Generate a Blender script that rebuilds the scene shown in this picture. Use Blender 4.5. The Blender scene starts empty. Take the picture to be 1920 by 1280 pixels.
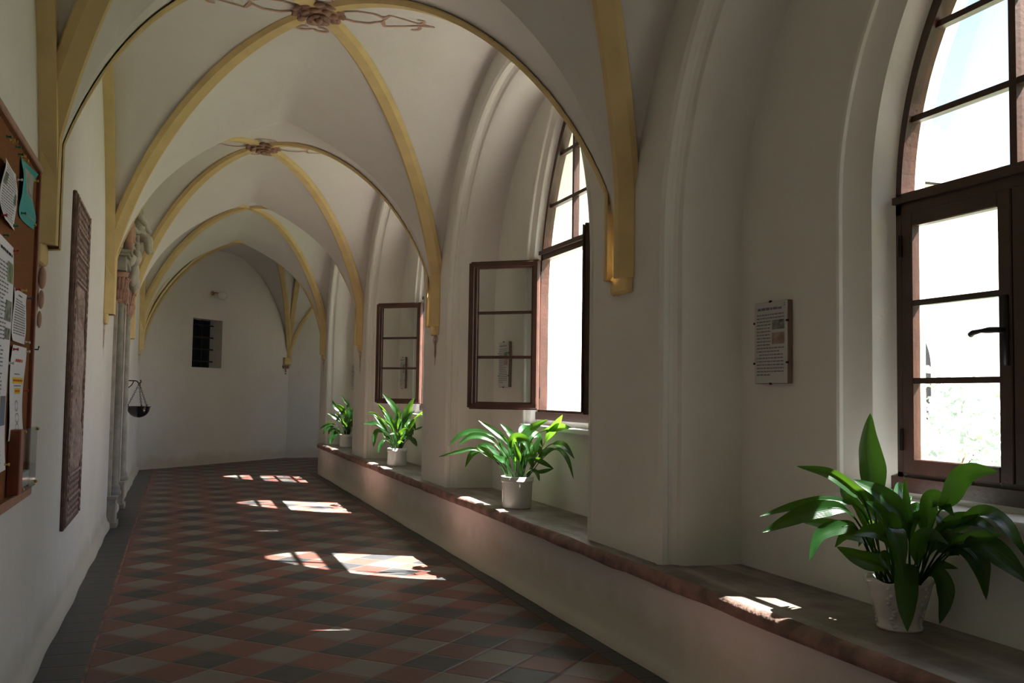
import bpy, bmesh, math, random
from mathutils import Vector, Matrix, noise
CAM_R=(0.94619, -0.323277, 0.014675)
CAM_U=(-0.031986, -0.0483, 0.998321)
CAM_F=(0.322026, 0.945071, 0.056042)
CAM_H=1.3260
CAM_LENS=34.2589
TILE0=(-0.1715,5.8388)
POTS=[(2.52, 2.956, 0.5), (2.399, 6.874, 0.5), (2.424, 11.195, 0.5), (2.494, 15.197, 0.5)]
LEAVES=[
[([(2.433, 2.999, 0.948), (2.442, 3.009, 1.038), (2.438, 3.024, 1.174), (2.456, 3.031, 1.283)], 0.101), ([(2.434, 2.975, 0.839), (2.39, 2.979, 0.951), (2.341, 2.985, 1.002), (2.25, 3.006, 1.063), (2.132, 3.035, 1.088)], 0.051), ([(2.421, 2.969, 0.773), (2.377, 2.963, 0.909), (2.258, 2.982, 0.965), (2.119, 3.008, 0.948), (1.977, 3.036, 0.91)], 0.042), ([(2.403, 2.962, 0.786), (2.319, 2.957, 0.911), (2.183, 2.97, 0.94), (2.07, 2.974, 0.91), (1.953, 2.98, 0.862)], 0.071), ([(2.418, 2.965, 0.752), (2.35, 2.963, 0.854), (2.266, 2.967, 0.873), (2.183, 2.97, 0.847), (2.133, 2.961, 0.758)], 0.061), ([(2.485, 2.931, 0.699), (2.408, 2.92, 0.737), (2.312, 2.916, 0.764), (2.212, 2.913, 0.813)], 0.076), ([(2.542, 2.933, 0.774), (2.527, 2.922, 0.877), (2.437, 2.937, 0.977), (2.322, 2.96, 1.043)], 0.082), ([(2.558, 2.943, 0.75), (2.553, 2.945, 0.873), (2.545, 2.948, 0.963), (2.541, 2.949, 1.051)], 0.037), ([(2.556, 2.949, 0.771), (2.566, 2.951, 0.866), (2.607, 2.942, 0.917), (2.605, 2.905, 0.972)], 0.042), ([(2.612, 2.918, 0.751), (2.617, 2.891, 0.889), (2.603, 2.807, 0.976), (2.6, 2.73, 1.075), (2.603, 2.577, 1.098)], 0.098), ([(2.602, 2.907, 0.754), (2.586, 2.891, 0.857), (2.577, 2.873, 0.97), (2.602, 2.844, 0.972), (2.6, 2.771, 0.924)], 0.077), ([(2.578, 2.911, 0.754), (2.604, 2.877, 0.858), (2.615, 2.798, 0.903), (2.602, 2.659, 0.914), (2.61, 2.577, 0.88)], 0.072), ([(2.606, 2.911, 0.731), (2.601, 2.814, 0.801), (2.604, 2.717, 0.853), (2.6, 2.558, 0.891)], 0.055), ([(2.587, 2.891, 0.735), (2.601, 2.844, 0.797), (2.607, 2.762, 0.825), (2.609, 2.681, 0.779), (2.604, 2.635, 0.662)], 0.102), ([(2.617, 2.893, 0.755), (2.615, 2.799, 0.879), (2.609, 2.678, 0.945), (2.6, 2.564, 0.931), (2.616, 2.457, 0.806)], 0.072), ([(2.617, 2.893, 0.733), (2.607, 2.762, 0.82), (2.6, 2.644, 0.848), (2.602, 2.555, 0.811), (2.616, 2.458, 0.742)], 0.092), ([(2.523, 2.913, 0.668), (2.48, 2.885, 0.735), (2.467, 2.847, 0.747), (2.438, 2.815, 0.668), (2.405, 2.784, 0.534)], 0.106), ([(2.574, 2.908, 0.666), (2.597, 2.871, 0.716), (2.605, 2.838, 0.688), (2.591, 2.814, 0.629), (2.554, 2.797, 0.549)], 0.072), ([(2.489, 2.92, 0.734), (2.428, 2.895, 0.85), (2.393, 2.86, 0.888), (2.388, 2.815, 0.83), (2.366, 2.776, 0.726)], 0.101), ([(2.492, 2.908, 0.714), (2.402, 2.88, 0.766), (2.349, 2.84, 0.775), (2.336, 2.786, 0.744)], 0.049), ([(2.577, 2.911, 0.688), (2.601, 2.876, 0.737), (2.601, 2.815, 0.747), (2.612, 2.766, 0.744)], 0.032), ([(2.445, 2.998, 0.835), (2.402, 3.028, 0.923), (2.358, 3.059, 0.978), (2.36, 3.074, 1.042)], 0.037), ([(2.449, 2.986, 0.77), (2.388, 3.012, 0.835), (2.305, 3.045, 0.867), (2.192, 3.089, 0.878)], 0.054), ([(2.531, 2.921, 0.732), (2.447, 2.918, 0.846), (2.396, 2.903, 0.926), (2.324, 2.896, 0.973)], 0.064), ([(2.563, 2.957, 0.725), (2.617, 2.955, 0.813), (2.6, 2.919, 0.886), (2.611, 2.961, 0.948)], 0.055), ([(2.604, 2.941, 0.726), (2.605, 2.848, 0.851), (2.6, 2.726, 0.91), (2.602, 2.658, 0.95)], 0.055), ([(2.506, 2.956, 0.727), (2.418, 2.981, 0.805), (2.329, 3.005, 0.838), (2.283, 3.016, 0.793)], 0.05), ([(2.52, 2.909, 0.735), (2.447, 2.886, 0.807), (2.344, 2.874, 0.866), (2.242, 2.861, 0.861)], 0.062), ([(2.548, 2.894, 0.736), (2.513, 2.853, 0.82), (2.519, 2.798, 0.86), (2.543, 2.737, 0.836)], 0.069), ([(2.523, 2.976, 0.746), (2.495, 3.007, 0.855), (2.454, 3.042, 0.92), (2.435, 3.07, 0.941)], 0.06), ([(2.545, 2.969, 0.746), (2.538, 2.992, 0.878), (2.52, 3.02, 0.956), (2.501, 3.047, 1.022)], 0.05), ([(2.607, 2.913, 0.73), (2.615, 2.8, 0.803), (2.612, 2.712, 0.806), (2.602, 2.661, 0.752)], 0.063), ([(2.595, 2.931, 0.728), (2.617, 2.892, 0.811), (2.6, 2.828, 0.876), (2.613, 2.871, 0.925)], 0.063)],
[([(2.387, 6.87, 0.792), (2.351, 6.873, 0.906), (2.301, 6.882, 1.001), (2.219, 6.901, 1.069), (2.107, 6.931, 1.146)], 0.043), ([(2.399, 6.878, 0.791), (2.39, 6.885, 0.93), (2.367, 6.898, 1.02), (2.328, 6.915, 1.077), (2.28, 6.936, 1.12)], 0.06), ([(2.423, 6.874, 0.783), (2.417, 6.885, 0.905), (2.441, 6.885, 1.013), (2.522, 6.866, 1.096), (2.608, 6.793, 1.157)], 0.077), ([(2.451, 6.852, 0.776), (2.511, 6.827, 0.851), (2.571, 6.803, 0.959), (2.609, 6.723, 1.077), (2.609, 6.508, 1.2)], 0.07), ([(2.44, 6.847, 0.776), (2.458, 6.829, 0.933), (2.522, 6.794, 1.05), (2.611, 6.706, 1.094), (2.606, 6.325, 1.112)], 0.07), ([(2.349, 6.885, 0.775), (2.29, 6.898, 0.93), (2.193, 6.925, 1.04), (2.019, 6.978, 1.05), (1.897, 7.013, 0.948)], 0.053), ([(2.345, 6.875, 0.775), (2.276, 6.882, 0.915), (2.176, 6.899, 1.012), (2.055, 6.924, 1.027), (1.949, 6.943, 0.956)], 0.055), ([(2.33, 6.88, 0.767), (2.253, 6.888, 0.832), (2.154, 6.905, 0.889), (2.071, 6.915, 0.934), (1.958, 6.936, 0.913), (1.814, 6.968, 0.873)], 0.03), ([(2.34, 6.885, 0.766), (2.227, 6.916, 0.864), (2.138, 6.938, 0.928), (2.066, 6.954, 0.895), (2.019, 6.961, 0.795)], 0.055), ([(2.341, 6.862, 0.768), (2.261, 6.858, 0.835), (2.197, 6.848, 0.876), (2.071, 6.859, 0.959)], 0.036), ([(2.357, 6.857, 0.768), (2.291, 6.847, 0.851), (2.231, 6.836, 0.897), (2.14, 6.835, 0.966)], 0.043), ([(2.381, 6.851, 0.769), (2.338, 6.836, 0.933), (2.343, 6.804, 1.02), (2.411, 6.751, 1.007), (2.436, 6.714, 0.912)], 0.076), ([(2.448, 6.845, 0.768), (2.536, 6.802, 0.877), (2.616, 6.762, 0.973), (2.6, 6.457, 0.977), (2.619, 6.298, 0.895)], 0.067), ([(2.459, 6.849, 0.768), (2.573, 6.806, 0.868), (2.6, 6.585, 0.95), (2.6, 6.391, 0.887), (2.6, 6.266, 0.757)], 0.043), ([(2.45, 6.849, 0.768), (2.524, 6.815, 0.835), (2.575, 6.79, 0.91), (2.61, 6.653, 0.951)], 0.053), ([(2.427, 6.835, 0.769), (2.448, 6.798, 0.845), (2.484, 6.756, 0.872), (2.544, 6.706, 0.843), (2.606, 6.656, 0.801)], 0.043), ([(2.436, 6.835, 0.761), (2.497, 6.788, 0.78), (2.535, 6.748, 0.775), (2.619, 6.693, 0.802)], 0.035), ([(2.423, 6.823, 0.754), (2.456, 6.77, 0.782), (2.489, 6.717, 0.778), (2.5, 6.67, 0.711)], 0.036), ([(2.377, 6.839, 0.77), (2.301, 6.823, 0.837), (2.241, 6.801, 0.867), (2.179, 6.78, 0.897)], 0.055), ([(2.372, 6.878, 0.767), (2.33, 6.887, 0.865), (2.289, 6.896, 0.93), (2.263, 6.899, 1.004)], 0.055), ([(2.385, 6.863, 0.768), (2.363, 6.855, 0.867), (2.334, 6.849, 0.949), (2.305, 6.843, 1.015)], 0.05), ([(2.413, 6.869, 0.767), (2.412, 6.869, 0.849), (2.387, 6.878, 0.931), (2.371, 6.883, 0.988)], 0.05), ([(2.427, 6.859, 0.767), (2.448, 6.847, 0.85), (2.492, 6.826, 0.892), (2.505, 6.817, 0.967)], 0.053), ([(2.434, 6.878, 0.766), (2.477, 6.879, 0.831), (2.521, 6.88, 0.897), (2.579, 6.876, 1.03)], 0.06), ([(2.379, 6.897, 0.765), (2.256, 6.954, 0.902), (2.181, 6.996, 0.958), (2.108, 7.037, 0.923)], 0.047), ([(2.41, 6.886, 0.766), (2.383, 6.911, 0.846), (2.324, 6.947, 0.911), (2.249, 6.988, 0.966)], 0.048)],
[([(2.413, 11.192, 0.711), (2.412, 11.187, 0.962), (2.407, 11.182, 1.117), (2.344, 11.197, 1.223), (2.242, 11.226, 1.339)], 0.073), ([(2.441, 11.185, 0.712), (2.481, 11.167, 0.963), (2.51, 11.153, 1.08), (2.549, 11.136, 1.187), (2.598, 11.115, 1.294)], 0.098), ([(2.403, 11.19, 0.712), (2.379, 11.185, 0.866), (2.356, 11.18, 0.982), (2.306, 11.185, 1.078), (2.24, 11.194, 1.146)], 0.069), ([(2.423, 11.191, 0.711), (2.414, 11.19, 0.866), (2.411, 11.187, 0.982), (2.432, 11.176, 1.069), (2.477, 11.156, 1.14)], 0.075), ([(2.44, 11.181, 0.712), (2.472, 11.162, 0.906), (2.495, 11.146, 1.022), (2.547, 11.119, 1.091), (2.604, 11.092, 1.145)], 0.063), ([(2.458, 11.171, 0.712), (2.517, 11.138, 0.849), (2.558, 11.111, 0.946), (2.586, 11.089, 1.015), (2.616, 11.066, 1.075)], 0.082), ([(2.457, 11.167, 0.713), (2.497, 11.136, 0.81), (2.547, 11.102, 0.889), (2.607, 11.065, 0.924), (2.6, 10.746, 0.952)], 0.043), ([(2.394, 11.193, 0.711), (2.353, 11.194, 0.788), (2.303, 11.198, 0.894), (2.234, 11.209, 0.99), (2.146, 11.226, 1.087)], 0.053), ([(2.401, 11.182, 0.712), (2.386, 11.166, 0.828), (2.352, 11.156, 0.934), (2.292, 11.156, 1.001), (2.218, 11.16, 1.054)], 0.043), ([(2.386, 11.2, 0.711), (2.317, 11.215, 0.865), (2.203, 11.245, 0.979), (2.109, 11.268, 0.987), (2.033, 11.286, 0.979)], 0.057), ([(2.376, 11.201, 0.711), (2.298, 11.217, 0.845), (2.221, 11.232, 0.902), (2.174, 11.238, 0.873), (2.153, 11.235, 0.712)], 0.063), ([(2.382, 11.184, 0.702), (2.33, 11.176, 0.77), (2.27, 11.171, 0.799), (2.225, 11.161, 0.752), (2.191, 11.148, 0.643)], 0.049), ([(2.388, 11.214, 0.71), (2.322, 11.243, 0.902), (2.219, 11.284, 1.046), (2.154, 11.312, 1.103), (2.083, 11.343, 1.106)], 0.049), ([(2.426, 11.158, 0.713), (2.435, 11.117, 0.792), (2.472, 11.068, 0.833), (2.554, 11.003, 0.809)], 0.045), ([(2.459, 11.175, 0.712), (2.511, 11.149, 0.781), (2.563, 11.122, 0.821), (2.598, 11.102, 0.793), (2.613, 10.998, 0.733)], 0.061), ([(2.408, 11.214, 0.71), (2.341, 11.25, 0.979), (2.276, 11.285, 1.133), (2.198, 11.325, 1.227)], 0.055), ([(2.453, 11.193, 0.711), (2.542, 11.171, 0.944), (2.6, 11.008, 1.074), (2.609, 10.437, 1.161)], 0.037), ([(2.416, 11.156, 0.704), (2.415, 11.114, 0.754), (2.433, 11.065, 0.785), (2.466, 11.012, 0.769)], 0.039), ([(2.417, 11.208, 0.71), (2.342, 11.244, 0.863), (2.251, 11.286, 0.92), (2.242, 11.299, 1.016)], 0.045), ([(2.427, 11.162, 0.713), (2.409, 11.137, 0.82), (2.374, 11.117, 0.878), (2.314, 11.106, 0.869)], 0.059), ([(2.429, 11.172, 0.712), (2.44, 11.147, 0.848), (2.462, 11.119, 0.907), (2.512, 11.081, 0.947)], 0.063), ([(2.444, 11.196, 0.711), (2.489, 11.189, 0.808), (2.554, 11.174, 0.867), (2.611, 11.163, 0.887)], 0.059), ([(2.445, 11.201, 0.711), (2.519, 11.189, 0.827), (2.603, 11.174, 0.905), (2.6, 10.598, 0.978)], 0.033), ([(2.396, 11.204, 0.711), (2.339, 11.224, 0.806), (2.284, 11.243, 0.844), (2.264, 11.25, 0.902)], 0.043)],
[([(2.471, 15.198, 0.7), (2.501, 15.181, 0.958), (2.496, 15.177, 1.146), (2.444, 15.188, 1.216), (2.389, 15.201, 1.302)], 0.047), ([(2.459, 15.202, 0.7), (2.44, 15.202, 0.957), (2.388, 15.214, 1.06), (2.312, 15.233, 1.124), (2.253, 15.247, 1.229)], 0.084), ([(2.459, 15.2, 0.7), (2.417, 15.206, 0.854), (2.353, 15.219, 0.918), (2.277, 15.237, 0.975), (2.187, 15.259, 1.021)], 0.063), ([(2.434, 15.204, 0.7), (2.381, 15.21, 0.789), (2.292, 15.227, 0.853), (2.18, 15.253, 0.839), (2.08, 15.274, 0.763)], 0.061), ([(2.432, 15.196, 0.7), (2.366, 15.198, 0.777), (2.265, 15.211, 0.815), (2.177, 15.22, 0.775), (2.125, 15.216, 0.692)], 0.055), ([(2.433, 15.2, 0.7), (2.369, 15.205, 0.725), (2.306, 15.21, 0.706), (2.262, 15.208, 0.635), (2.242, 15.198, 0.53)], 0.092), ([(2.496, 15.191, 0.7), (2.539, 15.17, 0.907), (2.56, 15.158, 1.037), (2.6, 15.139, 1.143)], 0.066), ([(2.482, 15.187, 0.7), (2.514, 15.163, 0.856), (2.533, 15.144, 0.985), (2.509, 15.138, 1.127)], 0.079), ([(2.473, 15.21, 0.699), (2.469, 15.218, 0.931), (2.442, 15.233, 1.073), (2.38, 15.261, 1.137), (2.307, 15.292, 1.149)], 0.066), ([(2.472, 15.204, 0.7), (2.457, 15.209, 0.828), (2.479, 15.202, 0.958), (2.501, 15.194, 1.049)], 0.066), ([(2.497, 15.196, 0.7), (2.543, 15.18, 0.83), (2.59, 15.164, 0.908), (2.61, 14.99, 0.99)], 0.066), ([(2.482, 15.185, 0.7), (2.502, 15.162, 0.804), (2.559, 15.127, 0.857), (2.617, 15.091, 0.884)], 0.066), ([(2.447, 15.208, 0.699), (2.396, 15.221, 0.75), (2.322, 15.243, 0.775), (2.236, 15.267, 0.748), (2.225, 15.267, 0.69)], 0.053), ([(2.486, 15.212, 0.699), (2.436, 15.243, 0.853), (2.386, 15.273, 0.955), (2.313, 15.311, 1.019)], 0.058), ([(2.508, 15.186, 0.7), (2.589, 15.153, 0.857), (2.602, 14.723, 0.946), (2.602, 14.306, 0.981)], 0.061), ([(2.506, 15.176, 0.701), (2.576, 15.137, 0.78), (2.602, 14.707, 0.821), (2.611, 14.396, 0.758)], 0.061), ([(2.469, 15.184, 0.7), (2.476, 15.161, 0.804), (2.422, 15.158, 0.881), (2.405, 15.142, 0.959)], 0.066)],
]
C = bpy.context.scene.collection
scene = bpy.context.scene
PI = math.pi
# ------------------------------------------------------------------ camera
cam_d = bpy.data.cameras.new('camera'); cam = bpy.data.objects.new('camera', cam_d); C.objects.link(cam)
_r, _u, _f = Vector(CAM_R), Vector(CAM_U), Vector(CAM_F)
cam.matrix_world = Matrix(((_r.x, _u.x, -_f.x, 0), (_r.y, _u.y, -_f.y, 0), (_r.z, _u.z, -_f.z, CAM_H), (0, 0, 0, 1)))
cam_d.sensor_width = 36; cam_d.lens = CAM_LENS; cam_d.clip_start = 0.05; cam_d.clip_end = 300
scene.camera = cam
# ------------------------------------------------------------------ light
SUN_A, SUN_B = 0.66, 0.355            # metres of -x and +y travelled per metre of fall
w = bpy.data.worlds.new('world'); scene.world = w; w.use_nodes = True
nt = w.node_tree; bg = nt.nodes['Background']
sky = nt.nodes.new('ShaderNodeTexSky'); sky.sky_type = 'NISHITA'; sky.sun_disc = False
sky.sun_elevation = math.atan(1 / math.hypot(SUN_A, SUN_B)); sky.sun_rotation = math.atan2(SUN_A, -SUN_B)
sky.air_density = 1.0; sky.dust_density = 1.3; sky.ozone_density = 1.0
nt.links.new(sky.outputs[0], bg.inputs[0]); bg.inputs[1].default_value = 0.40
sd = bpy.data.lights.new('sun', 'SUN'); sd.energy = 40.0; sd.angle = math.radians(0.55); sd.color = (1.0, 0.96, 0.90)
so = bpy.data.objects.new('sun', sd); C.objects.link(so)
so.rotation_euler = Vector((-SUN_A, SUN_B, -1)).to_track_quat('-Z', 'Y').to_euler(); so.location = (12, -4, 14)
vs = scene.view_settings; vs.view_transform = 'Standard'; vs.look = 'None'; vs.gamma = 1; vs.use_curve_mapping = False
vs.exposure = 0.62
# ------------------------------------------------------------------ materials
def mat(name, col, rough=0.8, spec=0.3, metal=0.0, var=0.0, vscale=3.0, bump=0.0, bscale=60.0, col2=None, sheen=0):
    m = bpy.data.materials.new(name); m.use_nodes = True; t = m.node_tree; n = t.nodes; b = n['Principled BSDF']
    b.inputs['Roughness'].default_value = rough; b.inputs['Metallic'].default_value = metal
    b.inputs['Specular IOR Level'].default_value = spec
    b.inputs['Base Color'].default_value = (*col, 1)
    tc = n.new('ShaderNodeTexCoord')
    if var or col2:
        nz = n.new('ShaderNodeTexNoise'); nz.inputs['Scale'].default_value = vscale; nz.inputs['Detail'].default_value = 6
        t.links.new(tc.outputs['Object'], nz.inputs['Vector'])
        cr = n.new('ShaderNodeValToRGB'); cr.color_ramp.elements[0].position = 0.32; cr.color_ramp.elements[1].position = 0.68
        c2 = col2 if col2 else tuple(c * (1 - var) for c in col)
        cr.color_ramp.elements[0].color = (*c2, 1); cr.color_ramp.elements[1].color = (*col, 1)
        t.links.new(nz.outputs['Fac'], cr.inputs[0]); t.links.new(cr.outputs[0], b.inputs['Base Color'])
    if bump:
        nb = n.new('ShaderNodeTexNoise'); nb.inputs['Scale'].default_value = bscale; nb.inputs['Detail'].default_value = 5
        t.links.new(tc.outputs['Object'], nb.inputs['Vector'])
        bp = n.new('ShaderNodeBump'); bp.inputs['Strength'].default_value = bump; bp.inputs['Distance'].default_value = 0.01
        t.links.new(nb.outputs['Fac'], bp.inputs['Height']); t.links.new(bp.outputs[0], b.inputs['Normal'])
    return m
M = {}
def plaster(name, col, stain_z=None):
    """lime wash: faint cloudy tone, trowel bump; optional damp stain along the foot"""
    m = mat(name, col, 0.92, 0.15, var=0.07, vscale=1.1, bump=0.35, bscale=14)
    t = m.node_tree; n = t.nodes; b = n['Principled BSDF']
    src = b.inputs['Base Color'].links[0].from_socket
    tc = n['Texture Coordinate']
    # fine speckle
    nz = n.new('ShaderNodeTexNoise'); nz.inputs['Scale'].default_value = 5; nz.inputs['Detail'].default_value = 8; nz.inputs['Roughness'].default_value = 0.7
    t.links.new(tc.outputs['Object'], nz.inputs['Vector'])
    r = n.new('ShaderNodeMapRange'); r.inputs[1].default_value = 0.35; r.inputs[2].default_value = 0.75; r.inputs[3].default_value = 0; r.inputs[4].default_value = 0.22
    t.links.new(nz.outputs['Fac'], r.inputs[0])
    mx = n.new('ShaderNodeMixRGB'); t.links.new(r.outputs[0], mx.inputs[0]); t.links.new(src, mx.inputs[1]); mx.inputs[2].default_value = (col[0] * .84, col[1] * .80, col[2] * .72, 1)
    out = mx.outputs[0]
    if stain_z is not None:
        sep = n.new('ShaderNodeSeparateXYZ'); t.links.new(tc.outputs['Object'], sep.inputs[0])
        n2 = n.new('ShaderNodeTexNoise'); n2.inputs['Scale'].default_value = 4; n2.inputs['Detail'].default_value = 7
        t.links.new(tc.outputs['Object'], n2.inputs['Vector'])
        ad = n.new('ShaderNodeMath'); ad.operation = 'MULTIPLY_ADD'; t.links.new(n2.outputs['Fac'], ad.inputs[0]); ad.inputs[1].default_value = -0.30; t.links.new(sep.outputs['Z'], ad.inputs[2])
        r2 = n.new('ShaderNodeMapRange'); r2.inputs[1].default_value = stain_z - .17; r2.inputs[2].default_value = stain_z - .04; r2.inputs[3].default_value = 0.45; r2.inputs[4].default_value = 0
        t.links.new(ad.outputs[0], r2.inputs[0])
        m2 = n.new('ShaderNodeMixRGB'); t.links.new(r2.outputs[0], m2.inputs[0]); t.links.new(out, m2.inputs[1]); m2.inputs[2].default_value = (.50, .45, .33, 1)
        out = m2.outputs[0]
    t.links.new(out, b.inputs['Base Color'])
    return m
M['plaster'] = plaster('lime_plaster', (.79, .765, .72))
M['vault'] = plaster('vault_plaster', (.78, .755, .725))
M['plaster_damp'] = plaster('damp_plaster', (.79, .75, .69), .22)
M['plaster_low'] = plaster('low_damp_plaster', (.80, .775, .73), .13)
M['ochre'] = mat('ochre_paint', (.76, .58, .29), 0.85, 0.2, var=.12, vscale=6, bump=.2, bscale=30)
M['rose'] = mat('rose_paint', (.46, .28, .22), 0.85, 0.2, var=.35, vscale=14, bump=.3, bscale=40)
M['rose_pale'] = mat('pale_rose_paint', (.58, .36, .28), 0.85, 0.2, var=.2, vscale=14)
M['wood'] = mat('brown_window_wood', (.060, .022, .013), 0.42, 0.5, var=.35, vscale=9, bump=.15, bscale=50)
M['wood_dark'] = mat('dark_window_wood', (.045, .016, .012), 0.4, 0.5, var=.3, vscale=9)
M['iron'] = mat('black_iron', (.016, .016, .018), 0.45, 0.5, metal=.6)
M['blackglaze'] = mat('black_enamel', (.010, .010, .014), 0.12, 0.6)
M['brass'] = mat('brass', (.55, .38, .12), 0.35, 0.5, metal=.9)
M['pot'] = mat('white_glazed_ceramic', (.78, .77, .75), 0.22, 0.5, var=.04, vscale=5)
M['pot_cream'] = mat('cream_glazed_ceramic', (.76, .70, .67), 0.16, 0.55, var=.05, vscale=5)
M['soil'] = mat('potting_soil', (.05, .032, .02), 0.95, 0.1, var=.5, vscale=40, bump=.8, bscale=90)
M['sand'] = mat('red_sandstone', (.34, .20, .165), 0.75, 0.3, col2=(.15, .10, .08), vscale=9, bump=.8, bscale=28)
M['sill'] = mat('white_painted_sill', (.80, .79, .80), 0.45, 0.4, var=.08, vscale=7)
M['greystone'] = mat('grey_carved_stone', (.44, .42, .37), 0.85, 0.2, var=.35, vscale=7, bump=.5, bscale=40)
M['pinkstone'] = mat('rose_carved_stone', (.60, .36, .29), 0.85, 0.2, var=.3, vscale=10, bump=.4, bscale=40)
M['cherub'] = mat('weathered_white_stone', (.62, .57, .50), 0.8, 0.2, var=.3, vscale=9, bump=.3, bscale=40)
M['relief'] = mat('brown_carved_stone', (.24, .15, .125), 0.8, 0.25, col2=(.13, .08, .07), vscale=16, bump=.6, bscale=60)
M['relief_light'] = mat('lighter_carved_stone', (.50, .37, .32), 0.7, 0.3, col2=(.27, .18, .15), vscale=22, bump=.5, bscale=60)
M['cork'] = mat('cork', (.30, .125, .05), 0.95, 0.1, col2=(.20, .085, .035), vscale=120, bump=.5, bscale=200)
M['boardwood'] = mat('board_frame_wood', (.36, .17, .10), 0.5, 0.4, var=.25, vscale=14)
M['boarddark'] = mat('board_red_wood', (.26, .07, .035), 0.5, 0.4, var=.25, vscale=14)
M['paper'] = mat('white_paper', (.80, .80, .84), 0.9, 0.2)
M['teal'] = mat('turquoise_card', (.08, .42, .42), 0.85, 0.2, var=.08)
M['teal_in'] = mat('pale_print', (.42, .42, .38), 0.8, 0.2, var=.25, vscale=25)
M['ink'] = mat('printed_ink', (.20, .20, .23), 0.9, 0.1)
M['ink_dark'] = mat('black_ink', (.03, .03, .035), 0.9, 0.1)
M['ink_red'] = mat('red_ink', (.62, .10, .07), 0.9, 0.1)
M['ink_yellow'] = mat('yellow_highlight', (.85, .62, .05), 0.9, 0.1)
M['photo'] = mat('printed_photograph', (.30, .33, .28), 0.7, 0.2, col2=(.05, .06, .05), vscale=38)
M['photo_green'] = mat('printed_green_photograph', (.30, .36, .12), 0.7, 0.2, col2=(.08, .12, .07), vscale=30)
M['photo_blue'] = mat('printed_blue_photograph', (.12, .20, .42), 0.7, 0.2, col2=(.20, .17, .10), vscale=18)
M['signface'] = mat('sign_face', (.56, .56, .55), 0.35, 0.45, var=.05)
M['signedge'] = mat('sign_board_edge', (.20, .13, .10), 0.7, 0.2)
M['lampglass'] = mat('white_lamp_glass', (.80, .78, .74), 0.15, 0.5)
M['dark'] = mat('dark_opening', (.012, .012, .014), 0.9, 0.1)
M['doorwood'] = mat('old_door_wood', (.10, .055, .03), 0.6, 0.3, var=.3, vscale=8)
for nm, c in (('pin_yellow', (.7, .5, .05)), ('pin_green', (.03, .22, .12)), ('pin_red', (.5, .03, .03)), ('pin_blue', (.04, .10, .35)), ('pin_white', (.7, .7, .68))):
    M[nm] = mat(nm + '_plastic', c, 0.3, 0.5)
M['ext'] = mat('sunlit_render', (.82, .80, .76), 0.9, 0.1, var=.06, vscale=1)
M['roof'] = mat('grey_roof_slate', (.55, .52, .50), 0.85, 0.1, var=.3, vscale=4)
M['lawn'] = mat('courtyard_lawn', (.10, .16, .05), 0.95, 0.1, var=.4, vscale=3)
M['gravel'] = mat('courtyard_gravel', (.38, .34, .29), 0.95, 0.1, var=.2, vscale=9)
M['foliage'] = mat('tree_foliage', (.14, .24, .06), 0.8, 0.2, var=.5, vscale=1.5)
M['glare_foliage'] = mat('glare_pale_foliage', (.55, .55, .62), 0.8, 0.2, col2=(.25, .32, .22), vscale=6)  # pale lilac paints overexposure into the leaves of the courtyard shrub
M['bark'] = mat('tree_bark', (.12, .08, .05), 0.9, 0.1, var=.4, vscale=9)

def glass_mat():
    m = bpy.data.materials.new('window_glass'); m.use_nodes = True; t = m.node_tree; n = t.nodes
    n.remove(n['Principled BSDF']); o = n['Material Output']
    tr = n.new('ShaderNodeBsdfTransparent'); tr.inputs[0].default_value = (.93, .95, .94, 1)
    gl = n.new('ShaderNodeBsdfGlossy'); gl.inputs['Roughness'].default_value = 0.03
    fr = n.new('ShaderNodeMapRange'); lw = n.new('ShaderNodeLayerWeight'); lw.inputs[0].default_value = .25; t.links.new(lw.outputs['Fresnel'], fr.inputs[0]); fr.inputs[3].default_value = .01; fr.inputs[4].default_value = .28
    mx = n.new('ShaderNodeMixShader'); t.links.new(fr.outputs[0], mx.inputs[0]); t.links.new(tr.outputs[0], mx.inputs[1]); t.links.new(gl.outputs[0], mx.inputs[2])
    t.links.new(mx.outputs[0], o.inputs[0]); return m
M['glass'] = glass_mat()

def leaf_mat():
    m = bpy.data.materials.new('aspidistra_leaf'); m.use_nodes = True; t = m.node_tree; n = t.nodes; b = n['Principled BSDF']; o = n['Material Output']
    at = n.new('ShaderNodeUVMap'); sep = n.new('ShaderNodeSeparateXYZ'); t.links.new(at.outputs[0], sep.inputs[0])
    wv = n.new('ShaderNodeMath'); wv.operation = 'MULTIPLY'; wv.inputs[1].default_value = 95; t.links.new(sep.outputs['X'], wv.inputs[0])
    sn = n.new('ShaderNodeMath'); sn.operation = 'SINE'; t.links.new(wv.outputs[0], sn.inputs[0])
    cr = n.new('ShaderNodeValToRGB'); cr.color_ramp.elements[0].color = (.007, .036, .009, 1); cr.color_ramp.elements[1].color = (.016, .062, .014, 1)
    mr = n.new('ShaderNodeMapRange'); mr.inputs[1].default_value = -1; t.links.new(sn.outputs[0], mr.inputs[0]); t.links.new(mr.outputs[0], cr.inputs[0])
    t.links.new(cr.outputs[0], b.inputs['Base Color']); b.inputs['Roughness'].default_value = .26; b.inputs['Specular IOR Level'].default_value = .55
    bp = n.new('ShaderNodeBump'); bp.inputs['Strength'].default_value = .25; bp.inputs['Distance'].default_value = .002
    t.links.new(sn.outputs[0], bp.inputs['Height']); t.links.new(bp.outputs[0], b.inputs['Normal'])
    tl = n.new('ShaderNodeBsdfTranslucent'); tl.inputs[0].default_value = (.17, .40, .025, 1)
    mx = n.new('ShaderNodeMixShader'); mx.inputs[0].default_value = .29
    t.links.new(b.outputs[0], mx.inputs[1]); t.links.new(tl.outputs[0], mx.inputs[2]); t.links.new(mx.outputs[0], o.inputs[0]); return m
M['leaf'] = leaf_mat()

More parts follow.
